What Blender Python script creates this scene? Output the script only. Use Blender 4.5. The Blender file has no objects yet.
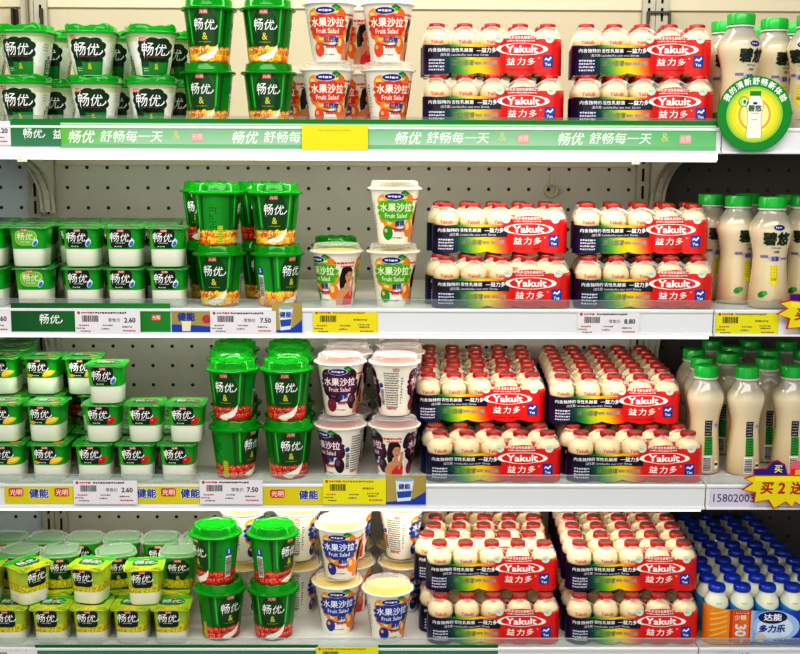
import bpy, bmesh, math, random
from mathutils import Vector, Matrix
R = math.radians
PI = math.pi
random.seed(7)
scn = bpy.context.scene
COL = scn.collection
M = 0.001                                   # art and products are drawn in millimetres

# ------------------------------------------------------------------ camera
FPX = 1150.0
CAM = Vector((0.0, -1.668, 1.20))
PITCH, YAW, ROLL = R(8.53), R(-0.55), R(0.25)
cam_d = bpy.data.cameras.new('camera')
cam_d.sensor_fit = 'HORIZONTAL'; cam_d.sensor_width = 36.0
cam_d.lens = FPX / 800.0 * 36.0
cam = bpy.data.objects.new('camera', cam_d); COL.objects.link(cam)
cam.location = CAM
ROT = Matrix.Rotation(YAW, 3, 'Z') @ Matrix.Rotation(PI/2 - PITCH, 3, 'X') @ Matrix.Rotation(ROLL, 3, 'Z')
cam.rotation_euler = ROT.to_euler()
cam_d.clip_start = 0.05
scn.camera = cam

def ray(px, py):
    return ROT @ Vector(((px-400)/FPX, -(py-327)/FPX, -1.0))
def at(px, py, Y):
    d = ray(px, py); t = (Y-CAM.y)/d.y
    return CAM + d*t
def xat(px, Y, z):
    """world x of picture column px on the line (Y, z)"""
    RT = ROT.transposed(); k = (px-400)/FPX
    p0 = RT @ (Vector((0, Y, z))-CAM); px_ = RT @ Vector((1, 0, 0))
    # (p0.x + x*a.x) = -k*(p0.z + x*a.z)
    return -(p0.x + k*p0.z)/(px_.x + k*px_.z)

# ------------------------------------------------------------------ materials
def lin(c):
    if isinstance(c, str):
        c = tuple(int(c[i:i+2], 16)/255 for i in (0, 2, 4))
    return tuple((v/12.92 if v <= .04045 else ((v+.055)/1.055)**2.4) for v in c[:3]) + (1.0,)
MATS = {}
def mat(name, color='808080', rough=.4, metal=0, spec=.5, trans=0, coat=0, emit=0, alpha=1, noise=0, nscale=20, sss=0):
    if name in MATS: return MATS[name]
    m = bpy.data.materials.new(name); m.use_nodes = True
    nt = m.node_tree; b = nt.nodes['Principled BSDF']
    c = lin(color)
    b.inputs['Base Color'].default_value = c
    b.inputs['Roughness'].default_value = rough
    b.inputs['Metallic'].default_value = metal
    b.inputs['Specular IOR Level'].default_value = spec
    b.inputs['Transmission Weight'].default_value = trans
    b.inputs['Coat Weight'].default_value = coat
    b.inputs['Coat Roughness'].default_value = .08
    b.inputs['Alpha'].default_value = alpha
    if sss:
        b.inputs['Subsurface Weight'].default_value = sss
        b.inputs['Subsurface Scale'].default_value = .01
    if emit:
        b.inputs['Emission Color'].default_value = c
        b.inputs['Emission Strength'].default_value = emit
    if noise:
        tc = nt.nodes.new('ShaderNodeTexCoord'); nz = nt.nodes.new('ShaderNodeTexNoise')
        nz.inputs['Scale'].default_value = nscale; nz.inputs['Detail'].default_value = 4
        mx = nt.nodes.new('ShaderNodeMix'); mx.data_type = 'RGBA'
        nt.links.new(tc.outputs['Object'], nz.inputs['Vector'])
        nt.links.new(nz.outputs['Fac'], mx.inputs['Factor'])
        mx.inputs['A'].default_value = tuple(v*(1-noise) for v in c[:3])+(1,)
        mx.inputs['B'].default_value = tuple(min(1, v*(1+noise)) for v in c[:3])+(1,)
        nt.links.new(mx.outputs['Result'], b.inputs['Base Color'])
    MATS[name] = m
    return m

def print_mat(name, rough=.35, coat=.3):
    m = mat(name, 'ffffff', rough=rough, coat=coat)
    nt = m.node_tree
    a = nt.nodes.new('ShaderNodeVertexColor'); a.layer_name = 'Col'
    nt.links.new(a.outputs['Color'], nt.nodes['Principled BSDF'].inputs['Base Color'])
    return m
def clear_mat(name, color, t=.8, rough=.12, base=.06):
    """thin clear plastic: transparent mixed with a glossy film by the angle it is seen at"""
    m = bpy.data.materials.new(name); m.use_nodes = True
    nt = m.node_tree; nt.nodes.clear()
    out = nt.nodes.new('ShaderNodeOutputMaterial'); tr = nt.nodes.new('ShaderNodeBsdfTransparent')
    pb = nt.nodes.new('ShaderNodeBsdfPrincipled'); mx = nt.nodes.new('ShaderNodeMixShader')
    lw = nt.nodes.new('ShaderNodeLayerWeight'); lw.inputs['Blend'].default_value = .35
    mr = nt.nodes.new('ShaderNodeMapRange')
    mr.inputs['To Min'].default_value = 1-t; mr.inputs['To Max'].default_value = min(1, 1-t+.45)
    nt.links.new(lw.outputs['Facing'], mr.inputs['Value'])
    c = lin(color)
    tr.inputs['Color'].default_value = tuple(.35+.65*v for v in c[:3])+(1,) if color != 'ffffff' else (1, 1, 1, 1)
    pb.inputs['Base Color'].default_value = c; pb.inputs['Roughness'].default_value = rough
    nt.links.new(mr.outputs['Result'], mx.inputs['Fac'])
    nt.links.new(tr.outputs[0], mx.inputs[1]); nt.links.new(pb.outputs[0], mx.inputs[2])
    nt.links.new(mx.outputs[0], out.inputs['Surface'])
    MATS[name] = m
    return m

PRINT = print_mat('printed_film', .32, .35)
PAPER = print_mat('printed_paper', .55, 0)
FOILP = print_mat('printed_foil', .28, .4)
CLEAR = clear_mat('clear_plastic', 'ffffff', .93, .10)
GUARD = clear_mat('clear_guard', 'e8eeee', .90, .15)
GLID = clear_mat('green_plastic', '089a1a', .18, .12)
GLID2 = clear_mat('green_clear_plastic', '1cb82c', .40, .12)
FILM = clear_mat('shrink_film', 'ffffff', .95, .10)
FILM2 = clear_mat('shrink_film_edge', 'ffffff', .75, .15)
WHITEP = mat('white_plastic', 'f4f1e6', .35, coat=.2)
CREAM = mat('cream_plastic', 'f0dcae', .28, coat=.4)
MILK = mat('milky_pot', 'eeeede', .3, coat=.3)

# ------------------------------------------------------------------ mesh helpers
def link(o, parent=None):
    COL.objects.link(o)
    if parent is not None: o.parent = parent
    return o
def mesh_obj(name, bm, material, parent=None, smooth=True, keep=False):
    me = bpy.data.meshes.new(name)
    bmesh.ops.recalc_face_normals(bm, faces=bm.faces[:]) if not keep else None
    bm.to_mesh(me); bm.free()
    for m in (material if isinstance(material, (list, tuple)) else [material]): me.materials.append(m)
    if smooth:
        for p in me.polygons: p.use_smooth = True
        try: me.set_sharp_from_angle(angle=R(40))
        except Exception: pass
    return link(bpy.data.objects.new(name, me), parent)
def empty(name, loc=(0, 0, 0), rz=0):
    o = bpy.data.objects.new(name, None); o.empty_display_size = .02
    o.location = loc; o.rotation_euler = (0, 0, rz)
    return link(o)
def tag(o, label=None, cat=None, group=None, kind=None):
    if label: o['label'] = label
    if cat: o['category'] = cat
    if group: o['group'] = group
    if kind: o['kind'] = kind
    return o
def copy_tree(o, parent=None):
    c = o.copy(); COL.objects.link(c); c.parent = parent
    for ch in list(o.children): copy_tree(ch, c)
    return c
def del_tree(o):
    for ch in list(o.children): del_tree(ch)
    bpy.data.objects.remove(o)

def box(bm, x0, x1, y0, y1, z0, z1, bev=0):
    vs = [bm.verts.new((x, y, z)) for x in (x0, x1) for y in (y0, y1) for z in (z0, z1)]
    fs = [bm.faces.new([vs[i] for i in f]) for f in
          ((0, 1, 3, 2), (4, 6, 7, 5), (0, 4, 5, 1), (2, 3, 7, 6), (0, 2, 6, 4), (1, 5, 7, 3))]
    if bev:
        bmesh.ops.recalc_face_normals(bm, faces=fs)
        es = list({e for f in fs for e in f.edges})
        bmesh.ops.bevel(bm, geom=es, offset=bev, segments=2, affect='EDGES', profile=.5)

def srad(th, n):
    if n <= 2: return 1.0
    return 1.0/((abs(math.cos(th))**n + abs(math.sin(th))**n)**(1.0/n))

class Surf:
    """a cup wall: half width by height, round (n=2) or rounded square (n>2); millimetres"""
    def __init__(self, prof, n=2, ref=None):
        self.prof = prof; self.n = n
        self.ref = ref or max(r for r, z in prof)
    def r(self, z):
        P = self.prof
        if z <= P[0][1]: return P[0][0]
        for (r0, z0), (r1, z1) in zip(P, P[1:]):
            if z <= z1: return r0+(r1-r0)*(z-z0)/max(1e-6, z1-z0)
        return P[-1][0]
    def map(self, u, v, off):
        th = u/self.ref; r = self.r(v)*srad(th, self.n)+off
        return (r*math.sin(th)*M, -r*math.cos(th)*M, v*M)

def loft(bm, prof, n=2, seg=32, cap0=True, cap1=True, bumps=None):
    """rings through prof [(half width, z)] in mm"""
    rings = []
    for (r, z) in prof:
        ring = []
        for k in range(seg):
            th = 2*PI*k/seg
            rr = r*srad(th, n)
            zz = z + (bumps(th, r, z) if bumps else 0)
            ring.append(bm.verts.new((rr*math.sin(th)*M, -rr*math.cos(th)*M, zz*M)))
        rings.append(ring)
    for a, b in zip(rings, rings[1:]):
        for k in range(seg):
            bm.faces.new((a[k], a[(k+1) % seg], b[(k+1) % seg], b[k]))
    if cap0: bm.faces.new(rings[0][::-1])
    if cap1: bm.faces.new(rings[-1])

def shell(name, prof, material, parent, n=2, seg=32, cap0=True, cap1=True, bumps=None):
    bm = bmesh.new(); loft(bm, prof, n, seg, cap0, cap1, bumps)
    return mesh_obj(name, bm, material, parent)

# ------------------------------------------------------------------ art: flat printed shapes in mm, then bent onto a surface
_txt = {}
def text_mesh(s, bold):
    key = (s, bold)
    if key in _txt: return _txt[key]
    cu = bpy.data.curves.new('t', 'FONT'); cu.body = s; cu.size = 1.0
    cu.align_x = 'CENTER'; cu.align_y = 'CENTER'; cu.resolution_u = 2
    ob = bpy.data.objects.new('t', cu); COL.objects.link(ob)
    dg = bpy.context.evaluated_depsgraph_get(); dg.update()
    me = bpy.data.meshes.new_from_object(ob.evaluated_get(dg))
    vs = [(v.co.x, v.co.y) for v in me.vertices]
    fs = [tuple(p.vertices) for p in me.polygons]
    if vs:                                   # centre on the drawn box
        cx = (min(v[0] for v in vs)+max(v[0] for v in vs))/2; cy = (min(v[1] for v in vs)+max(v[1] for v in vs))/2
        vs = [(a-cx, b-cy) for a, b in vs]
    bpy.data.objects.remove(ob); bpy.data.meshes.remove(me); bpy.data.curves.remove(cu)
    _txt[key] = (vs, fs)
    return _txt[key]

class Art:
    def __init__(self): self.s = []          # (verts, faces, color or fn, layer)
    def poly(self, pts, col, layer=0):
        self.s.append((list(pts), [tuple(range(len(pts)))], col, layer)); return self
    def rect(self, cx, cy, w, h, col, layer=0, ang=0):
        c, s = math.cos(ang), math.sin(ang)
        p = [(-w/2, -h/2), (w/2, -h/2), (w/2, h/2), (-w/2, h/2)]
        return self.poly([(cx+a*c-b*s, cy+a*s+b*c) for a, b in p], col, layer)
    def rrect(self, cx, cy, w, h, r, col, layer=0):
        pts = []
        for (sx, sy, a0) in ((1, 1, 0), (-1, 1, 90), (-1, -1, 180), (1, -1, 270)):
            for k in range(4):
                a = R(a0+30*k)
                pts.append((cx+sx*(w/2-r)+r*math.cos(a), cy+sy*(h/2-r)+r*math.sin(a)))
        return self.poly(pts, col, layer)
    def ell(self, cx, cy, rx, ry, col, layer=0, n=20, ang=0):
        c, s = math.cos(ang), math.sin(ang)
        return self.poly([(cx+rx*math.cos(t)*c-ry*math.sin(t)*s, cy+rx*math.cos(t)*s+ry*math.sin(t)*c)
                          for t in (2*PI*k/n for k in range(n))], col, layer)
    def cloud(self, cx, cy, w, h, col, layer=0, lobes=10, amp=.09):
        n = lobes*5
        pts = []
        for k in range(n):
            t = 2*PI*k/n
            q = srad(t+PI/2, 3.2)*(1-amp+amp*2*abs(math.sin(lobes*t/2)))
            pts.append((cx+w/2*q*math.cos(t), cy+h/2*q*math.sin(t)))
        return self.poly(pts, col, layer)
    def ringarc(self, cx, cy, rx, ry, wd, a0, a1, col, layer=0, n=16):
        pts = []
        for k in range(n+1):
            t = a0+(a1-a0)*k/n; pts.append((cx+rx*math.cos(t), cy+ry*math.sin(t)))
        for k in range(n, -1, -1):
            t = a0+(a1-a0)*k/n; q = wd*math.sin(PI*k/n)
            pts.append((cx+(rx-q)*math.cos(t), cy+(ry-q)*math.sin(t)))
        q = [p for i, p in enumerate(pts) if i == 0 or (p[0]-pts[i-1][0])**2+(p[1]-pts[i-1][1])**2 > 1e-6]
        return self.poly(q, col, layer)
    def text(self, s, cx, cy, size, col, layer=3, bold=.01, xs=1, shear=0, ang=0):
        vs, fs = text_mesh(s, 0); c, sn = math.cos(ang), math.sin(ang)
        hits = [(0, 0)]
        if bold: hits += [(bold, bold*.5), (-bold, -bold*.5), (-bold*.5, bold), (bold*.5, -bold)]   # struck again a little aside
        for k, (dx, dy) in enumerate(hits):
            out = []
            for a, b in vs:
                a1, b1 = a+dx, b+dy
                a2 = (a1+shear*b1)*size*xs; b2 = b1*size
                out.append((cx+a2*c-b2*sn, cy+a2*sn+b2*c))
            self.s.append((out, fs, col, layer+.12*k))
        return self
    def dashes(self, cx, cy, w, h, col, layer=2, gap=.5, seed=1):
        """unreadably small print: rows of short strokes"""
        rnd = random.Random(seed); x = cx-w/2
        while x < cx+w/2:
            L = rnd.uniform(.5, 1.6)*h
            if x+L > cx+w/2: break
            self.rect(x+L/2, cy+rnd.uniform(-.1, .1)*h, L, h*rnd.uniform(.6, 1), col, layer); x += L+gap*h
        return self
    def barcode(self, cx, cy, w, h, layer=2, vertical=False, bg='f4f4f0'):
        if bg: self.rect(cx, cy, w*1.15, h*1.15, bg, layer)
        rnd = random.Random(3)
        L = h if vertical else w; x = -L/2
        while x < L/2-1.2:
            t = rnd.choice((.5, .9, 1.3))
            if vertical: self.rect(cx, cy+x+t/2, w, t, '15151a', layer+1)
            else: self.rect(cx+x+t/2, cy, t, h, '15151a', layer+1)
            x += t+rnd.choice((.6, 1.0))
        return self
    def logo_box(self, cx, cy, w, h, layer=3, fg='ffe9e0', bg='d0352c', txt='光明'):
        self.rrect(cx, cy, w, h, h*.2, bg, layer)
        self.text(txt, cx, cy, h*.78, fg, layer+1, .02, xs=min(1.3, w/(h*.78*2.25)))
        return self
    def move(self, du, dv=0):
        self.s = [([(a+du, b+dv) for a, b in v], f, c, l) for v, f, c, l in self.s]; return self
    def add(self, other, du=0, dv=0):
        for v, f, c, l in other.s: self.s.append(([(a+du, b+dv) for a, b in v], f, c, l))
        return self
    def build(self, name, fn, parent, material=PRINT, step=3.0, vstep=0, lay=.16, base=.25, vclip=None, uclip=None):
        V, F, C = [], [], []
        for (vs, fs, col, layer) in self.s:
            bm = bmesh.new()
            bv = [bm.verts.new((a, b, 0)) for a, b in vs]
            for f in fs:
                try: bm.faces.new([bv[i] for i in f])
                except ValueError: pass
            big = [f for f in bm.faces if len(f.verts) > 4]
            bm.normal_update()
            if big: bmesh.ops.triangulate(bm, faces=big, ngon_method='EAR_CLIP')
            def clip(axis, val, sign):
                g = bm.verts[:]+bm.edges[:]+bm.faces[:]
                no = (sign, 0, 0) if axis == 0 else (0, sign, 0); co = (val, 0, 0) if axis == 0 else (0, val, 0)
                bmesh.ops.bisect_plane(bm, geom=g, plane_co=co, plane_no=no, clear_outer=True)
            if vclip: clip(1, vclip[0], -1); clip(1, vclip[1], 1)
            if uclip: clip(0, uclip[0], -1); clip(0, uclip[1], 1)
            if not bm.verts: bm.free(); continue
            for axis, st in ((0, step), (1, vstep)):
                if not st: continue
                lo = min(v.co[axis] for v in bm.verts); hi = max(v.co[axis] for v in bm.verts)
                k = math.floor(lo/st)+1
                while k*st < hi-1e-4:
                    g = bm.verts[:]+bm.edges[:]+bm.faces[:]
                    bmesh.ops.bisect_plane(bm, geom=g, plane_co=(k*st, 0, 0) if axis == 0 else (0, k*st, 0),
                                           plane_no=(1, 0, 0) if axis == 0 else (0, 1, 0), dist=1e-5)
                    k += 1
            bm.verts.ensure_lookup_table(); bm.normal_update()
            n0 = len(V)
            uv = [(v.co.x, v.co.y) for v in bm.verts]
            for i, v in enumerate(bm.verts): v.index = i
            for (a, b) in uv: V.append(fn(a, b, base+layer*lay))
            for f in bm.faces:
                idx = [v.index for v in f.verts]
                if f.normal.z < 0: idx = idx[::-1]
                F.append([n0+i for i in idx])
                for i in idx:
                    C.append(col(*uv[i]) if callable(col) else lin(col))
            bm.free()
        me = bpy.data.meshes.new(name); me.from_pydata(V, [], F)
        ca = me.color_attributes.new('Col', 'FLOAT_COLOR', 'CORNER')
        flat = [c for q in C for c in q]
        ca.data.foreach_set('color', flat)
        me.materials.append(material)
        for p in me.polygons: p.use_smooth = True
        return link(bpy.data.objects.new(name, me), parent)

def flatmap(u, v, off):                      # upright card facing the shopper
    return (u*M, -off*M, v*M)
def topmap(z0):
    return lambda u, v, off: (u*M, v*M, z0+off*M)
def grad(stops):
    cs = [(x, lin(c)) for x, c in stops]
    def g(u, v=0):
        if u <= cs[0][0]: return cs[0][1]
        for (x0, a), (x1, b) in zip(cs, cs[1:]):
            if u <= x1:
                t = (u-x0)/(x1-x0); return tuple(a[i]+(b[i]-a[i])*t for i in range(4))
        return cs[-1][1]
    return g

# ------------------------------------------------------------------ shelf levels
SH = [1.2385, 0.9755, 0.7110, 0.4530]
SHN = ['top shelf', 'second shelf', 'third shelf', 'bottom shelf']
DEPTH = 0.42
PLACED = []
USED = set()
def put(proto, kind, shelf, px, Y, layer=0, rot=0, row=0, z=None, dz=0, tilt=None):
    zz = SH[shelf]+layer*proto['pitch']*M+dz+.0002
    o = copy_tree(PROTO[proto['key']])
    o.location = (xat(px, Y, zz), Y, zz)
    o.rotation_euler = (tilt[0] if tilt else 0, tilt[1] if tilt else 0, R(rot))
    PLACED.append(dict(o=o, kind=kind, shelf=shelf, layer=layer, row=row, p=proto))
    return o
PROTO = {}
INFO = {}
def proto(key, root, pitch, desc, cat, group):
    PROTO[key] = root; INFO[key] = dict(key=key, pitch=pitch, desc=desc, cat=cat, group=group)

# ================================================================== PRODUCTS
def script_logo(a, cx, cy, s, col='ffffff', L=4):
    """two brushed characters: long first stem, swept tail"""
    a.text('畅', cx-s*.50, cy+s*.02, s*1.06, col, L, .006, xs=.95, shear=.10)
    a.text('优', cx+s*.50, cy-s*.04, s*.94, col, L, .006, xs=1.02, shear=.22)
    x, y = cx-s*.80, cy
    a.poly([(x-s*.035, y-s*.3), (x+s*.035, y-s*.3), (x+s*.0, y-s*.72)], col, L+.7)
    a.poly([(cx+s*.62, cy-s*.47), (cx+s*1.05, cy-s*.42), (cx+s*1.28, cy-s*.20), (cx+s*1.22, cy-s*.02), (cx+s*1.12, cy-s*.24), (cx+s*.98, cy-s*.36)], col, L+.7)
    return a

def fruits(a, kind, u0, u1, v0, v1, seed=1):
    rnd = random.Random(seed)
    pal = {'yellow': ('f6a012', 'f8c81a', 'e8650f', 'fde03a', 'c84a10'), 'red': ('d61f16', 'e8352a', 'b01010', 'f05038', '8c0c0c'),
           'grain': ('d8c81a', 'b8b010', 'e8dc40', '8aa010', 'c8a820')}[kind]
    a.rect((u0+u1)/2, (v0+v1)/2-1, u1-u0, v1-v0-2, pal[2], 1)
    n = int((u1-u0)/(5 if kind != 'grain' else 2.4))
    for k in range(n):
        for row in range(2 if kind != 'grain' else 5):
            u = u0+(k+.5+rnd.uniform(-.3, .3))*(u1-u0)/n
            if kind == 'grain':
                v = v0+(row+.5)*(v1-v0)/5+rnd.uniform(-1, 1)
                a.ell(u, v, 1.0, 2.0, rnd.choice(pal), 2, 7, rnd.uniform(-.8, .8))
            else:
                v = v0+(.3+.45*row)*(v1-v0)+rnd.uniform(-1, 1); q = rnd.uniform(4.2, 6.4)
                a.ell(u, v, q, q*.85, rnd.choice(pal[:4]), 2, 12, rnd.uniform(0, 3))
                a.ell(u-q*.3, v+q*.3, q*.32, q*.2, 'ffe9c0' if kind == 'yellow' else 'ff9a88', 3, 8, .6)
                if kind == 'red':
                    for j in range(3): a.ell(u+rnd.uniform(-.5, .5)*q, v+rnd.uniform(-.5, .3)*q, .5, .8, 'ffd080', 3, 6)
    return a

# ---- square tub with a green dome lid (top shelf)
def make_square_tub(key, variant=0):
    root = empty('yogurt_tub')
    S = Surf([(23.5, 0), (24.5, 3), (33.5, 56), (34, 58)], 3.2, 34)
    shell('body', S.prof+[(36, 58.3), (36.3, 60.3)], mat('tub_cream', 'f0f0dc', .35, coat=.3), root, 3.2, 40)
    a = Art()
    for c in (0, 110, -110):
        b = Art()
        dg = '0a3a1c'
        b.rect(0, 12, 46, 24, '1c8f34', 0); b.rect(-17, 17, 11, 8, '0b4a20', 1)
        b.rect(0, 52, 110, 7, grad([(-50, 'd4e4a8'), (0, 'e6efc8'), (50, 'd4e4a8')]), 0)
        for sx in (-1, 1): b.cloud(sx*34, 30, 20, 34, 'faf9f2', 0, 8, .05)
        b.cloud(0, 36, 50, 33, dg, 2, 9, .06)
        b.rect(0, 24, 44, 9, dg, 2)
        script_logo(b, -2, 37, 19)
        b.dashes(0, 26.5, 28, 1.8, '9a4a3a', 3, seed=5)
        b.text('&', 2, 13, 12, 'd8d020', 4, .02)
        b.dashes(-15, 10, 9, 1.6, 'd8e8d0', 3); b.dashes(-15, 7, 9, 1.6, 'd8e8d0', 3)
        if variant == 1: b.logo_box(-18, 50, 9, 5.5)
        else: b.logo_box(-20, 53.5, 8, 4.5)
        a.add(b, c)
        q = c+55
        if abs(q) < 110:
            a.barcode(q+4, 18, 9, 24, 2, True); a.dashes(q-8, 40, 16, 1.6, '9aa89a', 2); a.dashes(q-8, 44, 14, 1.6, '9aa89a', 2)
            a.dashes(q-8, 36, 16, 1.6, '9aa89a', 2)
            a.rect(q+4, 12, 20, 22, '1c8f34', 1)
    lb = a.build('label', S.map, root, vclip=(1, 57), vstep=6)
    bump = lambda th, r, z: 2.0*math.cos(4*th-PI)*abs(math.cos(4*th-PI))+.8*math.sin(11*th) if 28 < r < 37 and z > 66 else 0
    lid = shell('lid', [(36.8, 58.2), (39.5, 58.5), (39.8, 61), (37, 61.5), (35.5, 63), (35, 69), (33.5, 71), (29.5, 71), (27, 68.6), (0.5, 68.6)],
                GLID2, root, 3.2, 48, cap0=False, cap1=True, bumps=bump)
    proto(key, root, 71.2, 'square cream tub with green dome lid', 'yogurt tub', 'square yogurt tubs on the top shelf')
make_square_tub('tub')
make_square_tub('tub_red', 1)

# ---- tall green cup
def make_green_cup(key, kind, desc, group):
    root = empty('yogurt_cup')
    S = Surf([(26.5, 0), (28, 2), (28.3, 8), (35.5, 72), (36.2, 76)], 2, 36)
    shell('body', S.prof+[(38.5, 76.2), (38.7, 78)], mat('cup_green', '0c8c22', .25, coat=.5), root, 2, 40)
    a = Art()
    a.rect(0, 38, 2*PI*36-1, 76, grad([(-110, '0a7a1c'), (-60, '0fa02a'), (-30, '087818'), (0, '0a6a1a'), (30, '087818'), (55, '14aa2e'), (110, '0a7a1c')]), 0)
    for c in (0, 113):
        b = Art()
        b.ell(0, 42, 21, 36, '064d14', 1, 28)
        for sx in (-1, 1):
            b.poly([(sx*24, 76), (sx*27, 76), (sx*25, 30), (sx*22, 26), (sx*23, 50)], '3cc84a', 1)
            b.poly([(sx*31, 76), (sx*37, 76), (sx*33, 22), (sx*30, 22)], '055a14', 1)
        b.logo_box(-1, 71.5, 13, 7)
        script_logo(b, -1, 54, 16.5)
        b.text('&', 0, 37.5, 14, 'e0d848', 4, .012)
        b.dashes(0, 29.5, 20, 1.5, 'a8b840', 3)
        a.add(b, c)
    fruits(a, kind, -112, 112, 2, 24, 4)
    for c in (0, 113):                        # cream swirl and spoon
        b = Art()
        b.poly([(-16, 6), (-6, 12), (4, 14), (14, 19), (22, 27), (20, 16), (14, 8), (4, 5), (-8, 4)], 'f6f4ea', 4)
        b.poly([(-17, 11), (-4, 15), (0, 13), (-10, 10)], '9a9a90', 5)
        b.rrect(-2, 4.5, 10, 4, 1, 'f0e0a0', 5)
        a.add(b, c)
    # side print
    a.rrect(-50, 17, 9, 26, 1, 'c9d42a', 5)
    for k in range(7): a.rect(-50, 7+k*3.5, 8, .5, '3a5a10', 6)
    for k in range(3): 
        for j in range(9): a.dashes(-66+k*4.5, 24+j*4, 3, 2.2, '0a3a10', 2, seed=k*9+j)
    for q in (58,):
        a.barcode(q, 30, 10, 30, 4, True)
        a.rrect(q, 54, 11, 10, 1, '2a58b8', 4); a.text('S', q, 54.5, 9, 'f0f4ff', 5, .03)
        a.dashes(q-13, 48, 6, 2, '0a3a10', 2); 
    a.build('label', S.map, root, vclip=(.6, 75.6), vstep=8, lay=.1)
    lidm = GLID
    def bump(th, r, z): return (1.6*abs(math.sin(5*th)) if z > 84 and r > 15 else 0)
    shell('lid', [(38.9, 75.2), (40.8, 75.6), (41, 78.2), (39.2, 79.4), (35.2, 80.2), (34.2, 82), (33.6, 88), (32, 90), (28.6, 90.2), (27.4, 88.6), (27, 87.6), (13, 87.2), (11, 86), (.5, 86)],
          lidm, root, 2, 50, cap0=False, bumps=bump)
    proto(key, root, 90.2, desc, 'yogurt cup', group)
make_green_cup('cup_yellow', 'yellow', 'green cup with yellow fruit band', 'green yellow-fruit yogurt cups')
make_green_cup('cup_red', 'red', 'green cup with strawberry band', 'green strawberry yogurt cups')

# ---- grain cup (bottom shelf, behind)
def make_grain_cup():
    root = empty('yogurt_cup')
    S = Surf([(23, 0), (24, 3), (27, 40), (28.5, 62)], 3.4, 29)
    shell('body', S.prof+[(29.6, 62.2), (29.8, 63.4)], mat('grain_green', '6db024', .3, coat=.3), root, 3.4, 40)
    a = Art()
    a.rect(0, 31, 181, 62, grad([(-90, '2aa02a'), (-45, 'b8cc38'), (-25, '3a9a28'), (0, '3aa030'), (25, '3a9a28'), (45, 'b8cc38'), (90, '2aa02a')]), 0)
    fruits(a, 'grain', -90, 90, 1, 20, 9)
    for c in (0, 91, -91):
        b = Art(); b.cloud(0, 38, 34, 40, '0a3a1c', 3, 9, .06)
        b.logo_box(0, 56.5, 12, 6, 4)
        script_logo(b, -1, 43, 14.5, L=5); b.dashes(0, 33, 22, 1.6, 'c8d8c0', 4)
        b.text('&', 0, 23, 12, 'd8c848', 5, .02)
        a.add(b, c)
    a.build('label', S.map, root, vclip=(.6, 61.6), vstep=8, lay=.1)
    shell('lid', [(30, 62), (32, 62.4), (32.2, 64.4), (29.6, 65), (28, 67.5), (27, 70), (24, 70), (23, 68), (.5, 68)], CLEAR, root, 3.4, 48, cap0=False)
    shell('foil', [(29.2, 63.5), (29.3, 64)], mat('foil_green', '3c9a34', .35), root, 3.4, 40)
    proto('grain_cup', root, 60.0, 'tall square cup with grain print', 'yogurt cup', 'tall grain yogurt cups')
make_grain_cup()

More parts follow.
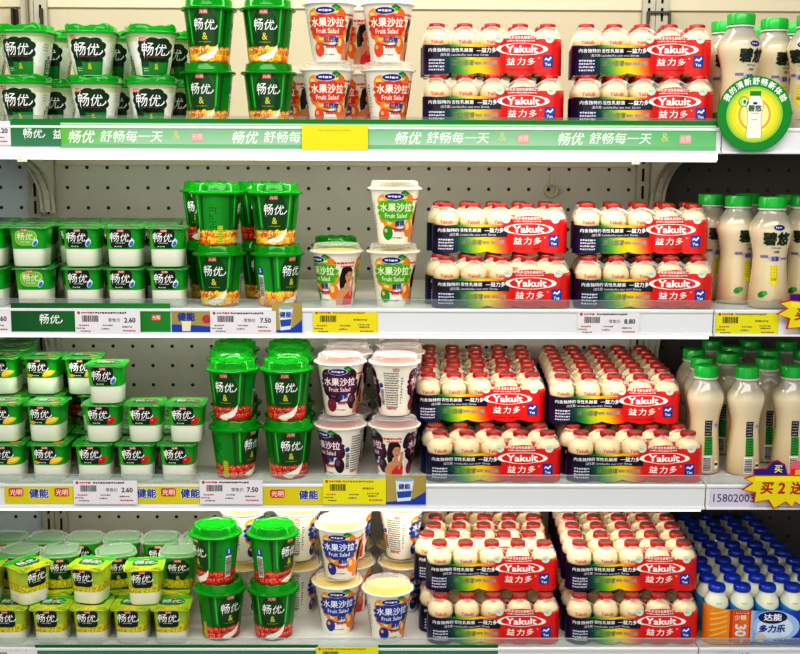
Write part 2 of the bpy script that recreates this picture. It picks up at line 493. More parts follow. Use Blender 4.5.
# ---- white fruit cup
def make_fruit_cup(key, blob, outline, txtcol, fruitA, fruitB, dot, foil, desc, group, flavour):
    root = empty('fruit_cup')
    S = Surf([(23.5, 0), (24.5, 1.5), (25, 8), (36, 79), (36.4, 80)], 2, 36.4)
    shell('body', S.prof+[(39.2, 80.2), (39.6, 81.2), (39.2, 82.4)], mat('cup_white', 'f5f1e4', .35, coat=.3), root, 2, 40)
    a = Art()
    def panel():
        b = Art(); dark = fruitA == '3a1030'; hl = '7a4a78' if dark else 'ffd890'
        b.ell(-20, 62, 13, 12, fruitA, 1); b.ell(16, 63, 15, 12.5, fruitB, 1); b.ell(27, 46, 9, 13, fruitA, 1, 20, .4)
        b.ell(-23, 40, 10, 9, fruitB, 1)
        b.ell(-24, 66, 5, 3, hl, 2); b.ell(13, 69, 5, 2.6, hl, 2); b.ell(29, 50, 3, 5, hl, 2)
        b.poly([(4, 70), (8, 77), (13, 79.4), (22, 75), (14, 70)], '1f8a2c', 2); b.poly([(8, 71), (14, 77), (18, 73)], '4cc040', 3)
        b.cloud(0, 50, 66, 32, outline, 3, 12, .08); b.cloud(0, 50, 63, 29.5, blob, 4, 12, .08)
        b.text('水果沙拉', 0, 54.5, 13.6, txtcol, 6, .03, xs=1.04)
        b.text('Fruit Salad', 0, 42.5, 9.6, txtcol, 6, .02, xs=1.0)
        b.ell(-3, 70.5, 16, 5.4, 'f4f0ff', 4); b.ell(-3, 70.5, 15, 4.7, '23227a', 5)
        b.dashes(-3, 70.5, 20, 3.6, 'e8e8ff', 6, .3, 2)
        b.ell(-9, 30, 15, 8, fruitA if dark else 'f29a1e', 1); b.ringarc(5, 28.5, 17, 8, 2.8, R(190), R(350), '2a3488', 3)
        b.text(flavour, 7, 31, 9, '2b3a9c', 5, .03); b.ell(-12, 32, 5, 3, hl, 2)
        b.dashes(7, 20.5, 20, 4.2, 'e04a30', 4, .3, 4)
        b.ell(-17, 17, 10.5, 10.5, dot, 2); b.ell(-20, 20.5, 3.4, 3, '7a4a78' if dark else 'ffb090', 3)
        b.ell(26, 23, 10, 12.5, fruitB, 1, 20, .2); b.ell(23, 27, 4.5, 5.5, hl, 2)
        b.dashes(4, 10, 26, 2.2, '888078', 2)
        return b
    def person():
        b = Art(); skin = 'd99a74'
        b.dashes(-6, 66, 34, 3.4, 'd8402c', 3, .3, 8); b.dashes(-2, 61, 24, 2.4, 'd8402c', 3, .3, 9)
        b.poly([(-13, 50), (-11, 58), (-4, 62), (4, 61), (9, 55), (9, 44), (6, 38), (-4, 36), (-7, 26), (-13, 24), (-15, 34), (-15, 44)], '1a1210', 2)
        b.ell(2, 46, 7, 9.5, skin, 3, 18, .1); b.poly([(-7, 56), (3, 57.5), (8, 53), (0, 53), (-5, 47)], '1a1210', 4)
        b.poly([(-2, 38), (5, 38), (6, 30), (-4, 30)], skin, 3)
        b.poly([(-22, 2), (-22, 16), (-14, 27), (-4, 31), (10, 30), (17, 20), (18, 2)], skin, 3)
        b.poly([(-9, 2), (-7, 14), (2, 21), (14, 28), (16, 20), (14, 2)], 'd8343c', 4)
        b.poly([(10, 16), (15, 34), (13, 42), (10, 41), (9, 30), (5, 18)], skin, 5)
        b.ell(12, 42, 3, 3.4, skin, 5)
        b.ell(-.5, 47.5, 1.3, .6, '2a1a14', 4, 8); b.ell(5, 47.5, 1.3, .6, '2a1a14', 4, 8); b.ell(2.4, 40.3, 2.2, .8, 'c03030', 4, 8)
        b.ell(20, 62, 6, 13, fruitB, 1, 16, -.3); b.ell(23, 50, 4, 14, '3aa030' if fruitA != '3a1030' else fruitA, 1)
        return b
    a.add(panel()); a.add(person(), 52); a.add(panel(), 104)
    for k in range(15): a.dashes(-64, 68-k*3.8, 26, 2.2, '77706a', 2, .3, k)
    a.dashes(-64, 12, 22, 3, 'd8402c', 2, .3, 5); a.logo_box(-56, 73.5, 10, 4.4, 2)
    a.barcode(-83, 30, 7, 26, 2, True); a.ell(-84, 48, 4, 4, '2a48a0', 2)
    for k in range(10): a.dashes(-45, 60-k*4.3, 5, 2.4, '77706a', 2, .3, k)
    a.build('label', S.map, root, vclip=(3, 79.5), vstep=8, lay=.09)
    shell('foil', [(37.5, 82.3), (37.6, 82.8)], mat('foil_'+key, foil, .35), root)
    shell('lid', [(39.8, 79.8), (41, 80.2), (41.2, 82.8), (39.6, 83.6), (37, 84), (35.4, 86), (34.6, 91.5), (33, 93), (29, 93), (26.5, 91), (.5, 91)],
          CLEAR, root, 2, 40, cap0=False)
    proto(key, root, 93.2, desc, 'dessert cup', group)
make_fruit_cup('fruit_red', 'e0442c', 'f08a60', 'fff4e6', 'f4a01e', 'ee7a24', 'e8582c', 'efe6d0', 'white cup with red blob', 'red-print white fruit cups', '红西柚')
make_fruit_cup('fruit_green', '5cb01e', '8cd040', 'e9f6d0', 'f4a01e', 'ee8a24', '2a9a30', 'e8c860', 'white cup with green blob', 'green-print white fruit cups', '黄桃')
make_fruit_cup('fruit_purple', '5c1a44', '2a0c24', 'f6e6ee', '3a1030', '301028', '8c2040', 'a8786a', 'white cup with purple blob', 'purple-print white fruit cups', '蓝莓')
make_fruit_cup('fruit_blue', '26409c', '3a60c0', 'eaf0ff', 'f6a81e', 'f08c20', '2a3a98', 'e9cc68', 'white cup with blue blob', 'blue-print white fruit cups', '黄桃')

# ---- small square pots with foil lids
def make_pot(key, style, desc, group):
    root = empty('yogurt_pot')
    n = 4
    S = Surf([(22, 0), (23.5, 2), (24.2, 20), (24.6, 27), (27, 54), (27.3, 56)], n, 27.3)
    shell('body', S.prof+[(28.8, 56.3), (29, 57.6)], MILK, root, n, 44)
    a = Art(); W = 2*PI*27.3
    v0 = 26 if style != 'grain' else 20
    if style == 'grain':
        a.rect(0, 39, W-1, 36, grad([(-80, '5aa824'), (-43, 'd8dc50'), (0, '7ab82a'), (43, 'd8dc50'), (80, '5aa824')]), 0)
        fruits(a, 'grain', -W/2+1, W/2-1, 18, 33, 3)
    else:
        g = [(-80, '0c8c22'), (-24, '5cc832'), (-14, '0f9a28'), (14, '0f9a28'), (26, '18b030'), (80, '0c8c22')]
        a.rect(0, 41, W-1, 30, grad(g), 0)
    for c in (0, 86, -86) if style == 'grain' else (0, 86, -86):
        b = Art()
        if style == 'apple':
            b.rrect(0, 42, 31, 22, 8, 'b8d850', 1); b.rrect(0, 42, 28.5, 19.5, 7, '7cc04a', 2)
            script_logo(b, -1, 44, 11.5, 'eef6d0', 4); b.dashes(0, 36, 16, 1.6, 'eef6d0', 4)
        else:
            b.rrect(-2, 41.5, 30, 27, 5, '0a2216', 3)
            script_logo(b, -3.5, 43.5, 14, L=5)
            b.dashes(-2, 35, 16, 1.8, 'cfe0d0', 4, seed=3); 
            if style != 'grain': b.dashes(-5, 30, 14, 1.8, 'd8e8d0', 4, seed=6)
        b.logo_box(-2, 53, 10, 4.2, 4)
        if style in ('plain', 'apple'):
            b.ell(13, 35, 3.4, 6, 'c8e4f4', 5, 14, -.4); b.ell(13, 34, 2.2, 4, '3a78c0', 6, 12, -.4)
        elif style == 'banana':
            for k, (p, q, an) in enumerate(((13, 35, .3), (16, 33, .5), (12, 31, .2))):
                b.ell(p, q, 8, 3.2, 'f4c818', 5, 14, an); b.ell(p, q+1, 6, 1.4, 'fde860', 6, 12, an)
            b.ell(-15, 30, 4, 2.5, 'e8b010', 5)
        elif style == 'berry':
            b.ell(14, 33, 4.5, 5.2, 'c81a1a', 5); b.ell(18, 36, 3.6, 4.2, 'e03426', 5); b.ell(13, 35, 1.4, 1.2, 'ff9080', 6)
            b.poly([(-19, 50), (-16, 38), (-13, 34), (-15, 46)], 'a8e040', 4)
        a.add(b, c)
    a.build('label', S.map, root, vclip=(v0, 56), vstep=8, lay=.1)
    # foil lid: a rounded square sheet, corners bent down a little
    def droop(th, r, z): return -2.0*max(0, abs(math.sin(2*th))-.75)*4*(r/30.5)**3
    lid = shell('lid', [(.5, 58.2), (10, 58.2), (20, 58.2), (26, 58.2), (30.4, 58.0), (30.6, 57.6), (30.0, 57.3), (27, 57.55)], mat('lid_'+('y' if style == 'grain' else 'g'), '2fb838' if style != 'grain' else 'c8cc30', .3, coat=.4), root, 7, 48, cap1=False, bumps=droop)
    t = Art()
    if style == 'grain':
        t.rect(0, 0, 56, 56, grad([(-30, '8ccc30'), (0, 'e4d838'), (30, '8ccc30')]), 0)
        t.rect(0, 20, 56, 14, '3ab838', 1); fruits2 = Art()
        for k in range(30): 
            fruits2.ell(random.uniform(-26, 26), random.uniform(-26, -14), 1.2, 2.2, random.choice(('e8dc40', 'c8a820', 'a0b020')), 2, 7, random.uniform(-1, 1))
        t.add(fruits2); t.cloud(0, 2, 38, 26, '2a7a38', 2, 9, .06); script_logo(t, -1, 4, 15, L=4); t.logo_box(0, 15, 10, 4.4, 4)
    else:
        t.rect(0, 0, 56, 56, '2cae36', 0); t.ell(0, 8, 24, 14, '6ad850', 1); t.cloud(0, 0, 38, 24, '0a5a24', 2, 9, .06)
        script_logo(t, -1, 2, 15, L=4); t.logo_box(0, 14, 10, 4.4, 4)
        if style == 'banana': t.ell(16, -14, 9, 4, 'f4c818', 3, 14, .4)
        if style == 'berry': t.ell(16, -14, 5, 5, 'd0241c', 3)
    t.build('lid_print', topmap(58.25*M), lid, FOILP, lay=.1, base=.1)
    proto(key, root, 60.0, desc, 'yogurt pot', group)
make_pot('pot_plain', 'plain', 'small green pot with black panel', 'plain green yogurt pots')
make_pot('pot_apple', 'apple', 'small pot with pale green panel', 'pale-panel green yogurt pots')
make_pot('pot_banana', 'banana', 'small green banana pot', 'green banana yogurt pots')
make_pot('pot_berry', 'berry', 'small green strawberry pot', 'green strawberry yogurt pots')
make_pot('pot_grain', 'grain', 'small yellow-green grain pot', 'yellow-green grain yogurt pots')

# ---- pack of five small drink bottles in printed shrink film
BD = 40.8
def make_drink_pack():
    root = empty('drink_pack')
    prof = [(14, 0), (18.5, 1.2), (19.9, 4), (19.9, 30), (18.6, 33), (17.4, 36), (17.4, 39), (18.9, 42), (19.4, 48), (18.6, 54), (15.8, 59.5), (11.6, 63.5), (9.8, 65), (9.6, 66.5), (10.8, 67.5), (11, 69)]
    capp = [(11.2, 67.6), (11.9, 68), (11.9, 73.6), (11.2, 75), (9.8, 75.6), (.5, 75.8)]
    bot0 = None
    foilside = mat('foil_red_side', 'bc2c24', .3, metal=.25, coat=.3); foiltop = mat('foil_top', '9c6258', .38, metal=.5)
    pr = Art()
    for c in (0, 62): pr.text('Yakult', c, 48.5, 7.6, 'e4704a', 1, .03, xs=1.05)
    S = Surf(prof, 2, 19.9)
    for i in range(5):
        x = (i-2)*BD*M
        if bot0 is None:
            b = shell('bottle', prof, CREAM, root, 2, 24)
            bm = bmesh.new(); loft(bm, capp, 2, 24)
            for f in bm.faces: f.material_index = 1 if f.calc_center_median().z > .0746 else 0
            c = mesh_obj('foil_cap', bm, [foilside, foiltop], b)
            t = pr.build('embossed_print', S.map, b, lay=.05, base=.05, vstep=3)
            bot0 = (b, c, t); b.location.x = x
        else:
            b = bot0[0].copy(); link(b, root); b.location.x = x
            for q in bot0[1:]: link(q.copy(), b)
    # film: a closed band around the five bottles
    Rr = BD/2+.3; H = BD*2
    def rim(x):                              # outline of the front at height-independent x
        k = (x/BD+.5) % 1.0                  # 0 and 1 at the joints between bottles
        d = abs(k-.5)*2
        return Rr-3.6*max(0, d-.30)**1.5*1.7
    def top(x):
        k = abs(((x/BD+.5) % 1.0)-.5)*2      # 1 at joint, 0 at bottle middle
        if x < 0: b = 43.5-.006*abs(x)
        elif x < 14: t = x/14; b = 43.5+8.5*t*t*(3-2*t)
        else: b = 52.0
        return b+1.4*k
    def pos(s, v, off):                      # s along the front -102..102; beyond it wraps round the ends
        E = H
        if abs(s) <= E: return (s*M, -(rim(s)+off)*M, v*M)
        sg = 1 if s > 0 else -1; th = (abs(s)-E)/Rr
        if th <= PI: return (sg*(E+(Rr+off)*math.sin(th))*M, -(Rr+off)*math.cos(th)*M, v*M)
        q = (th-PI)*Rr
        x = sg*(E-q); return (x*M, (rim(x)+off)*M, v*M)
    cols = grad([(-92, '14164e'), (-74, '14164e'), (-62, '0a5a44'), (-52, '2c9c34'), (-38, 'b8d018'), (-26, 'ffe400'), (-12, 'fcc008'), (0, 'f07018'), (10, 'e0201c'), (110, 'e0201c')])
    def c2(s, v=0):
        # light diagonal: gradient slides left toward the foot
        return cols(s+(v-20)*.25)
    bm = bmesh.new(); cl = bm.loops.layers.float_color.new('Col')
    L = H+Rr*PI+H; NS = 230
    vs = []
    for i in range(NS+1):
        s = -L+2*L*i/NS; row = []
        xx = s if abs(s) <= H+Rr*PI/2 else (1 if s > 0 else -1)*(2*H+PI*Rr-abs(s))
        tp = top(max(-H-19, min(H+19, xx)))
        for j in range(9):
            kf = abs(((xx/BD+.5) % 1.0)-.5)*2 if abs(xx) < H else 0
            lo = 1.2+3.2*kf**2
            v = lo+(tp-lo)*j/8
            row.append((bm.verts.new(pos(s, v, .3)), s if abs(s) <= H+Rr*PI else xx, v))
        vs.append(row)
    for a_, b_ in zip(vs, vs[1:]):
        for j in range(8):
            q = [a_[j], b_[j], b_[j+1], a_[j+1]]
            f = bm.faces.new([t[0] for t in q])
            for lp, t in zip(f.loops, q): lp[cl] = c2(t[1], t[2])
    film = mesh_obj('film_label', bm, PRINT, root, keep=True)
    a = Art()
    a.rect(-46, 33.5, 112, 14.5, '0c0c24', 1)
    a.text('内含独特的活性乳酸菌', -62, 36.2, 6.0, 'f0f0f4', 3, .02, xs=1.1)
    a.text('—益力多', -10, 36.4, 7.6, 'f4f4f8', 3, .03, xs=.95)
    a.text('(益生菌) Lactobacillus casei strain Shirota', -42, 29.4, 4.6, 'e0e0e8', 3, .01, xs=.9)
    for k in range(4): a.dashes(-82, 22-k*4.6, 24, 2.8, 'd8d8e0', 2, .3, 10+k)
    a.text('活力倍增', -44, 18.5, 8.4, '8a8a74', 3, .03, shear=.15, xs=.95); a.dashes(-8, 18.5, 38, 6.4, 'a89c90', 3, .35, 22)
    # oval logo
    ex, ey = 42, 38
    a.ell(ex, ey, 38, 8.8, 'f8f4f0', 2, 40); a.ell(ex, ey, 31, 7.8, 'e0201c', 3, 40)
    a.text('Yakult', ex, ey, 14, 'fffaf6', 5, .04, xs=1.28)
    for k, ch in enumerate('益力多'): a.text(ch, ex-1+(k-1)*15, 20.5, 11.5, 'fff6f2', 5, .02, xs=1.15, shear=.06)
    a.text('®', ex+25, 25.5, 3.4, 'fff6f2', 5)
    a.dashes(ex, 8.5, 44, 1.2, 'a01818', 3, .4, 3)
    a.rect(80, 21, 15, 17, '1c3c9c', 2); a.rect(80, 23.5, 12, 8, '2450b8', 3)
    a.poly([(74.5, 22), (77, 26), (81, 24), (84, 28), (85.5, 25.5), (81, 21), (78, 23)], 'eef2fa', 4); a.text('Yes', 80, 16.5, 6, 'eef2fa', 4, .03)
    # arch tab and seals above
    a.poly([(15, 50), (18, 54), (26, 57.0), (42, 58.5), (58, 57.0), (66, 54), (69, 50)], 'd8281f', 1)
    a.text('养乐多活性乳酸菌乳饮品', 42, 54.4, 4.6, 'fff0ea', 3, .03); a.dashes(42, 49.8, 44, 2.2, 'ffe0d8', 3, .3, 4)
    for q in (8, 82): a.ell(q, 52.5, 6.4, 5.8, 'dfe6d4', 3, 20); a.dashes(q, 52.5, 7, 2.4, 'a8b8a0', 4)
    a.build('front_print', pos, film, lay=.12, base=.5, step=3)
    bm = bmesh.new(); vs = []; NS = 200
    for i in range(NS+1):
        s = -H-Rr*PI/2+(2*H+Rr*PI)*i/NS; x = max(-H, min(H, s))
        kk = abs(((x/BD+.5) % 1.0)-.5)*2; kk = kk if abs(s) <= H else 0
        topz = 72-10*kk**1.5; row = []
        for j in range(7):
            v = 50+(topz-50)*j/6; sh = 1-.42*((v-50)/20)**1.5
            p = pos(s, v, .5)
            if abs(s) <= H: p = (p[0], p[1]*sh, p[2])
            else:
                sg = 1 if s > 0 else -1; p = (sg*H*M+(p[0]-sg*H*M)*sh, p[1]*sh, p[2])
            row.append(bm.verts.new(p))
        vs.append(row)
    for a_, b_ in zip(vs, vs[1:]):
        for j in range(6):
            f = bm.faces.new((a_[j], b_[j], b_[j+1], a_[j+1])); f.material_index = 1 if j == 5 else 0
    mesh_obj('clear_film', bm, [FILM, FILM2], root, keep=True)
    proto('pack', root, 76.0, 'pack of five foil-capped bottles', 'drink pack', 'shrink-wrapped packs of five small drinks')
make_drink_pack()

# ---- hourglass bottle with green cap
def bottle_profile():
    return [(24, 0), (27.3, 1.5), (28.6, 5), (28.6, 14), (27.6, 30), (25.8, 50), (24.6, 66), (24.6, 76), (25.8, 88), (28.6, 100), (31.4, 110), (32, 117), (30.6, 124), (26.5, 132), (21.5, 139), (18.6, 143.5), (18, 147), (18, 152)]
def make_green_cap_bottle():
    root = empty('drink_bottle')
    S = Surf(bottle_profile(), 2, 30)
    bm = bmesh.new(); cl = bm.loops.layers.float_color.new('Col')
    loft(bm, S.prof, 2, 36)
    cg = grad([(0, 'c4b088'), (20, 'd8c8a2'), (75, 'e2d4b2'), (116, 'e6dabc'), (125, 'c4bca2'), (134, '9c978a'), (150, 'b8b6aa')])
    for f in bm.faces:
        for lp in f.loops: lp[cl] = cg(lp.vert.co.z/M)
    m = print_mat('milk_bottle', .18, .6); m.node_tree.nodes['Principled BSDF'].inputs['Subsurface Weight'].default_value = 0.0
    m.node_tree.nodes['Principled BSDF'].inputs['Subsurface Scale'].default_value = .01
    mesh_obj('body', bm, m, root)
    bm = bmesh.new()
    seg = 60; prof = [(18.6, 149), (19.8, 149.4), (19.8, 163), (18.8, 164.6), (17.5, 165), (.5, 165)]
    loft(bm, prof, 2, seg)
    for v in bm.verts:
        if .1495 < v.co.z-0 < .1632:
            th = math.atan2(v.co.x, v.co.y); k = 1+.018*(1 if int(round(th/(2*PI)*seg)) % 2 else -1)
            v.co.x *= k; v.co.y *= k
    mesh_obj('cap', bm, mat('cap_green', '10b43c', .35, coat=.3), root)
    shell('neck_ring', [(18.2, 145.6), (20.6, 145.8), (20.6, 148), (18.2, 148.2)], mat('ring_clear', 'd8d8d0', .25), root)
    a = Art()
    for c in (0,):
        b = Art()
        b.ell(2, 121, 8, 4.2, '26287a', 1, 20); b.dashes(2, 121, 10, 2.2, 'e8e8ff', 2)
        b.text('碧悠', 0, 104.5, 20, '17301a', 2, .045, xs=1.0); b.dashes(2, 91, 18, 1.8, '5a7a58', 2); b.text('100%', 2, 85, 5, '4a5a80', 2, .02)
        b.ell(0, 75, 12, 4.2, 'b8b4d4', 1); b.text('益菌', 0, 75, 6.6, '47407c', 2, .03)
        b.rect(-19, 78, 14, 4, '8480a8', 1); b.rect(20, 75, 16, 3, '8480a8', 1)
        b.rect(-1, 54, 13, 22, 'e8dc1c', 1); b.poly([(-12, 46), (10, 46), (-1, 33)], 'e8dc1c', 1)
        for k in range(6): b.rect(-1, 63-k*4, 13, .5, 'b8a810', 2)
        for k in range(3): b.rect(-5+k*4, 54, .5, 22, 'b8a810', 2)
        b.ell(-19, 22, 6.5, 4.5, '1c8a34', 1, 16, .4); b.ell(-14, 24, 4, 3.4, '48b048', 2, 16); b.dashes(6, 14, 18, 2, '8a8674', 1)
        a.add(b, c)
    # second face: orange block
    b = Art(); b.rect(0, 80, 15, 26, 'f07a1e', 1); b.rect(0, 54, 15, 26, 'e8dc1c', 1)
    for k in range(5): b.dashes(0, 88-k*5, 11, 2.6, 'fff0c0', 2, .3, k)
    for k in range(6): b.rect(0, 44+4*k, 15, .6, 'e0a010', 2)
    a.add(b, 44)
    # back face
    b = Art(); b.rect(-4, 72, 15, 24, '1c2428', 1)
    for k in range(5): b.dashes(-4, 81-k*4.4, 12, 2.0, 'a8b4b0', 2, .3, k)
    b.rect(-3, 45, 16, 28, '2c9a3a', 1)
    for k in range(7): b.dashes(-3, 57-k*4, 13, 1.8, '0c4018', 2, .3, k+9)
    b.barcode(-5, 17, 14, 22, 1, True); b.rect(14, 15, 9, 12, 'f0f0e8', 1); b.rect(14, 16, 8, 3.6, '15151a', 2)
    b.ell(16, 76, 8, 4, 'b8b4d4', 1); b.dashes(16, 76, 10, 2.4, '47407c', 2)
    a.add(b, -88); 
    a.build('label', S.map, root, vstep=4, lay=.12)
    proto('green_bottle', root, 165, 'waisted milk bottle with green cap', 'drink bottle', 'waisted bottles with green caps')
make_green_cap_bottle()

# ---- little bottle with blue cap
def blue_profile():
    return [(15, 0), (18, 1.2), (19, 4), (19, 30), (18, 38), (18, 42), (19, 50), (19, 60), (17.5, 68), (13.5, 75), (12.3, 78), (12.3, 81)]
blue_parts = {}
def blue_bottle(parent=None, name='drink_bottle'):
    S = Surf(blue_profile(), 2, 19)
    if not blue_parts:
        r = empty(name)
        shell('body', S.prof, mat('blue_bottle_body', 'e4e8d4', .25, coat=.4), r, 2, 24)
        a = Art()
        a.rect(0, 30, 2*PI*19-.5, 50, grad([(-60, '1c66b4'), (-20, '3a9ad0'), (0, '6cc0e0'), (20, '3a9ad0'), (60, '1c66b4')]), 0)
        a.poly([(-59, 54), (-59, 58), (-30, 66), (-8, 58), (10, 54)], '3ca4dc', 0); a.poly([(0, 54), (28, 64), (59, 58), (59, 54)], '2a80c4', 0)
        for c in (0, 60): a.rrect(c, 48, 24, 9, 2, '0e1c44', 1); a.text('达能', c, 48, 7.5, 'e8f0ff', 2, .03); a.dashes(c, 66, 10, 2.4, 'a8b098', 1)
        a.build('label', S.map, r, lay=.1, vstep=6)
        shell('cap', [(12.4, 82), (13.2, 82.4), (13.4, 86.5), (12.6, 89.6), (11.0, 91.2), (8, 91.8), (.5, 92)], mat('cap_blue', '0a3aae', .25, coat=.5), r, 2, 28)
        blue_parts['r'] = r
    return blue_parts['r']
proto('blue_bottle', blue_bottle(), 92, 'small bottle with blue cap', 'drink bottle', 'small bottles with blue caps')
def make_blue_pack():
    root = empty('drink_pack'); W = 39.2
    for i in range(5):
        b = copy_tree(blue_bottle()); b.name = 'bottle'; b.parent = root; b.location = ((i-2)*W*M, 0, 0)
    Rr = W/2+.4; H = 2*W
    def rim(x):
        d = abs(((x/W+.5) % 1.0)-.5)*2
        return Rr-2.4*max(0, d-.4)**1.5*1.5
    def pos(s, v, off):
        if abs(s) <= H: return (s*M, -(rim(s)+off)*M, v*M)
        sg = 1 if s > 0 else -1; th = (abs(s)-H)/Rr
        if th <= PI: return (sg*(H+(Rr+off)*math.sin(th))*M, -(Rr+off)*math.cos(th)*M, v*M)
        x = sg*(H-(th-PI)*Rr); return (x*M, (rim(x)+off)*M, v*M)
    cg = grad([(-95, 'e8901c'), (-60, 'f0a024'), (-46, 'd84a14'), (-30, 'd84414'), (-29, 'b8d0f0'), (-18, '5c9ae4'), (10, '3c74d8'), (40, '1c44b8'), (95, '10309c')])
    bm = bmesh.new(); cl = bm.loops.layers.float_color.new('Col'); L = 2*H+Rr*PI; NS = 200; vs = []
    for i in range(NS+1):
        s = -L+2*L*i/NS; xx = s if abs(s) <= H+Rr*PI/2 else (1 if s > 0 else -1)*(2*H+PI*Rr-abs(s))
        tp = 56 if xx > -29 else 62-max(0, (xx+95))*.12
        tp += 1.2*math.sin(xx*.11)
        vs.append([(bm.verts.new(pos(s, 1+(tp-1)*j/7, .3)), xx, j) for j in range(8)])
    for a_, b_ in zip(vs, vs[1:]):
        for j in range(7):
            q = [a_[j], b_[j], b_[j+1], a_[j+1]]; f = bm.faces.new([t[0] for t in q])
            for lp, t in zip(f.loops, q): lp[cl] = cg(t[1])
    film = mesh_obj('film_label', bm, PRINT, root, keep=True)
    a = Art()
    a.rect(-46, 31, 32, 52, 'd04012', 1); a.rect(-45, 31, 25, 50, grad([(-58, 'e06a1c'), (-40, 'e87a24')]), 2)
    a.rect(-43, 52, 24, 5, 'c8401a', 3); a.dashes(-43, 52, 20, 2.4, 'f0c8b0', 4)
    a.text('少糖', -46, 45, 9, 'f4e0c8', 4, .03); a.text('30', -45, 24, 23, 'dfe4e8', 4, .04, ang=-PI/2, xs=.9); a.text('%', -43, 6.5, 7, 'e8e0d8', 4, .03, ang=-PI/2)
    for k in range(5): a.poly([(-92, 12+k*9), (-66, 22+k*8), (-66, 25+k*8), (-92, 15+k*9)], 'f8c060', 1)
    a.ell(10, 30, 36, 24, 'a8cdf4', 1, 30); a.ell(8, 28, 28, 18, 'd8e8fa', 2, 30)
    a.ell(4, 45, 23.5, 11, 'd0dcf8', 3, 30); a.ell(4, 45, 22.5, 10, '101c5c', 4, 30); a.text('达能', 4, 45.5, 12, 'f4f6ff', 6, .03, xs=1.2)
    a.text('多力乐', 4, 27, 12.5, '1c3c9c', 6, .04, xs=1.1, shear=.1)
    a.ell(-14, 12, 9, 7, 'e0c8c0', 3); a.rect(16, 9, 20, 4, '10204c', 3); a.dashes(16, 9, 17, 2.4, 'd0dcf8', 4)
    a.poly([(-29, 6), (0, 2), (95, 4), (95, 2), (-29, 2)], '2a2c8c', 2)
    a.ell(68, 32, 17, 19, '2c68d8', 1, 24); a.ell(64, 36, 8, 9, '4c90ec', 2, 20)     # plain bright burst where the print shows a figure
    a.build('front_print', pos, film, lay=.12, base=.5)
    proto('blue_pack', root, 92, 'film-wrapped pack of blue-capped bottles', 'drink pack', 'orange and blue film packs')
make_blue_pack()

# ================================================================== STOCK
def P(key): return INFO[key]
def row(key, shelf, pxs, Y, layer=0, r=0, rots=None, jit=2, dz=0):
    for i, px in enumerate(pxs):
        put(P(key), key, shelf, px, Y, layer, (rots[i] if rots else random.uniform(-jit, jit)), r, dz=dz)

# ---------- top shelf
YT = .045
for px, ly, rot, k in ((27, 0, -4, 'tub'), (97.5, 0, 0, 'tub_red'), (153.5, 0, 3, 'tub_red'), (-34, 0, 0, 'tub'),
                       (29, 1, -9, 'tub'), (93, 1, 3, 'tub'), (151.5, 1, 24, 'tub_red'), (-33, 1, 10, 'tub')):
    put(P(k), 'tub', 0, px, YT, ly, rot, 0)
row('tub', 0, (-12, 56, 118, 176), YT+.092, 0, 1); row('tub', 0, (-14, 52, 115, 175), YT+.092, 1, 1)
row('cup_yellow', 0, (209, 269.5), .053, 0, 0, (-10, 2)); row('cup_yellow', 0, (210, 268.5), .053, 1, 0, (-3, -3))
row('fruit_red', 0, (327.5, 388), .05, 0, 0, (3, 14)); row('fruit_red', 0, (330, 387.5), .05, 1, 0, (-4, -2))
row('fruit_red', 0, (306, 361), .138, 0, 1, (-70, -60)); row('fruit_red', 0, (358,), .138, 1, 1, (-60,))
row('pack', 0, (492.5, 641.5), .032, 0, 0, (0, 0)); row('pack', 0, (491.5, 640), .068, 1, 0, (.4, -.4))
row('pack', 0, (491, 636), .0755, 0, 1, (0, 0)); row('pack', 0, (488, 637), .1115, 1, 1, (0, 0))
row('pack', 0, (490, 634), .119, 0, 2, (0, 0)); row('pack', 0, (490, 633), .162, 0, 3, (0, 0)); row('pack', 0, (489, 634), .155, 1, 2, (0, 0))
for px, Y, rot, rr in ((736, .046, 22, 0), (769, .102, 30, 0), (805, .05, -40, 0), (720, .142, 0, 1), (752, .215, 0, 1), (788, .160, 0, 1)):
    put(P('green_bottle'), 'green_bottle', 0, px, Y, 0, rot, rr)

# ---------- second shelf
YP = .036
row('pot_plain', 1, (-8, 86, 128, 170), YP, 0, 0, (0, 0, -1, 1)); row('pot_apple', 1, (37.5,), YP, 0, 0, (1,))
row('pot_plain', 1, (-9, 85, 127, 169), YP, 1, 0, (0, -2, 0, 1)); row('pot_apple', 1, (33,), YP, 1, 0, (-2,))
for q in range(1, 4):
    sh = 3.0*q
    row('pot_plain', 1, [x+sh for x in (-7, 36, 79, 120, 161)], YP+.064*q, 0, q) if q < 2 else row('pot_plain', 1, [x+sh for x in (-7, 35, 76, 117, 156)], YP+.064*q, 0, q); row('pot_plain', 1, [x+sh for x in (-7, 35, 76, 117, 157)], YP+.064*q, 1, q)
row('cup_yellow', 1, (220.5, 278), .05, 0, 0, (-8, -135)); row('cup_yellow', 1, (218, 275.5), .05, 1, 0, (95, 4))
row('cup_yellow', 1, (210, 264), .138, 0, 1, (20, 0)); row('cup_red', 1, (207, 260), .138, 1, 1, (-20, 12))
row('cup_yellow', 1, (336,), .22, 0, 2)
row('fruit_green', 1, (337, 393), .05, 0, 0, (-48, 0)); row('fruit_green', 1, (394.5,), .05, 1, 0, (4,))
row('pack', 1, (500.5, 642), .031, 0, 0, (0, 0)); row('pack', 1, (499, 639), .083, 1, 0, (0, .5))
row('pack', 1, (492, 641), .0745, 0, 1, (0, 0)); row('pack', 1, (492, 638), .127, 1, 1, (0, 0))
row('pack', 1, (493, 636), .118, 0, 2, (0, 0)); row('pack', 1, (493, 634), .1705, 1, 2, (0, 0)); row('pack', 1, (493, 632), .162, 0, 3, (0, 0))
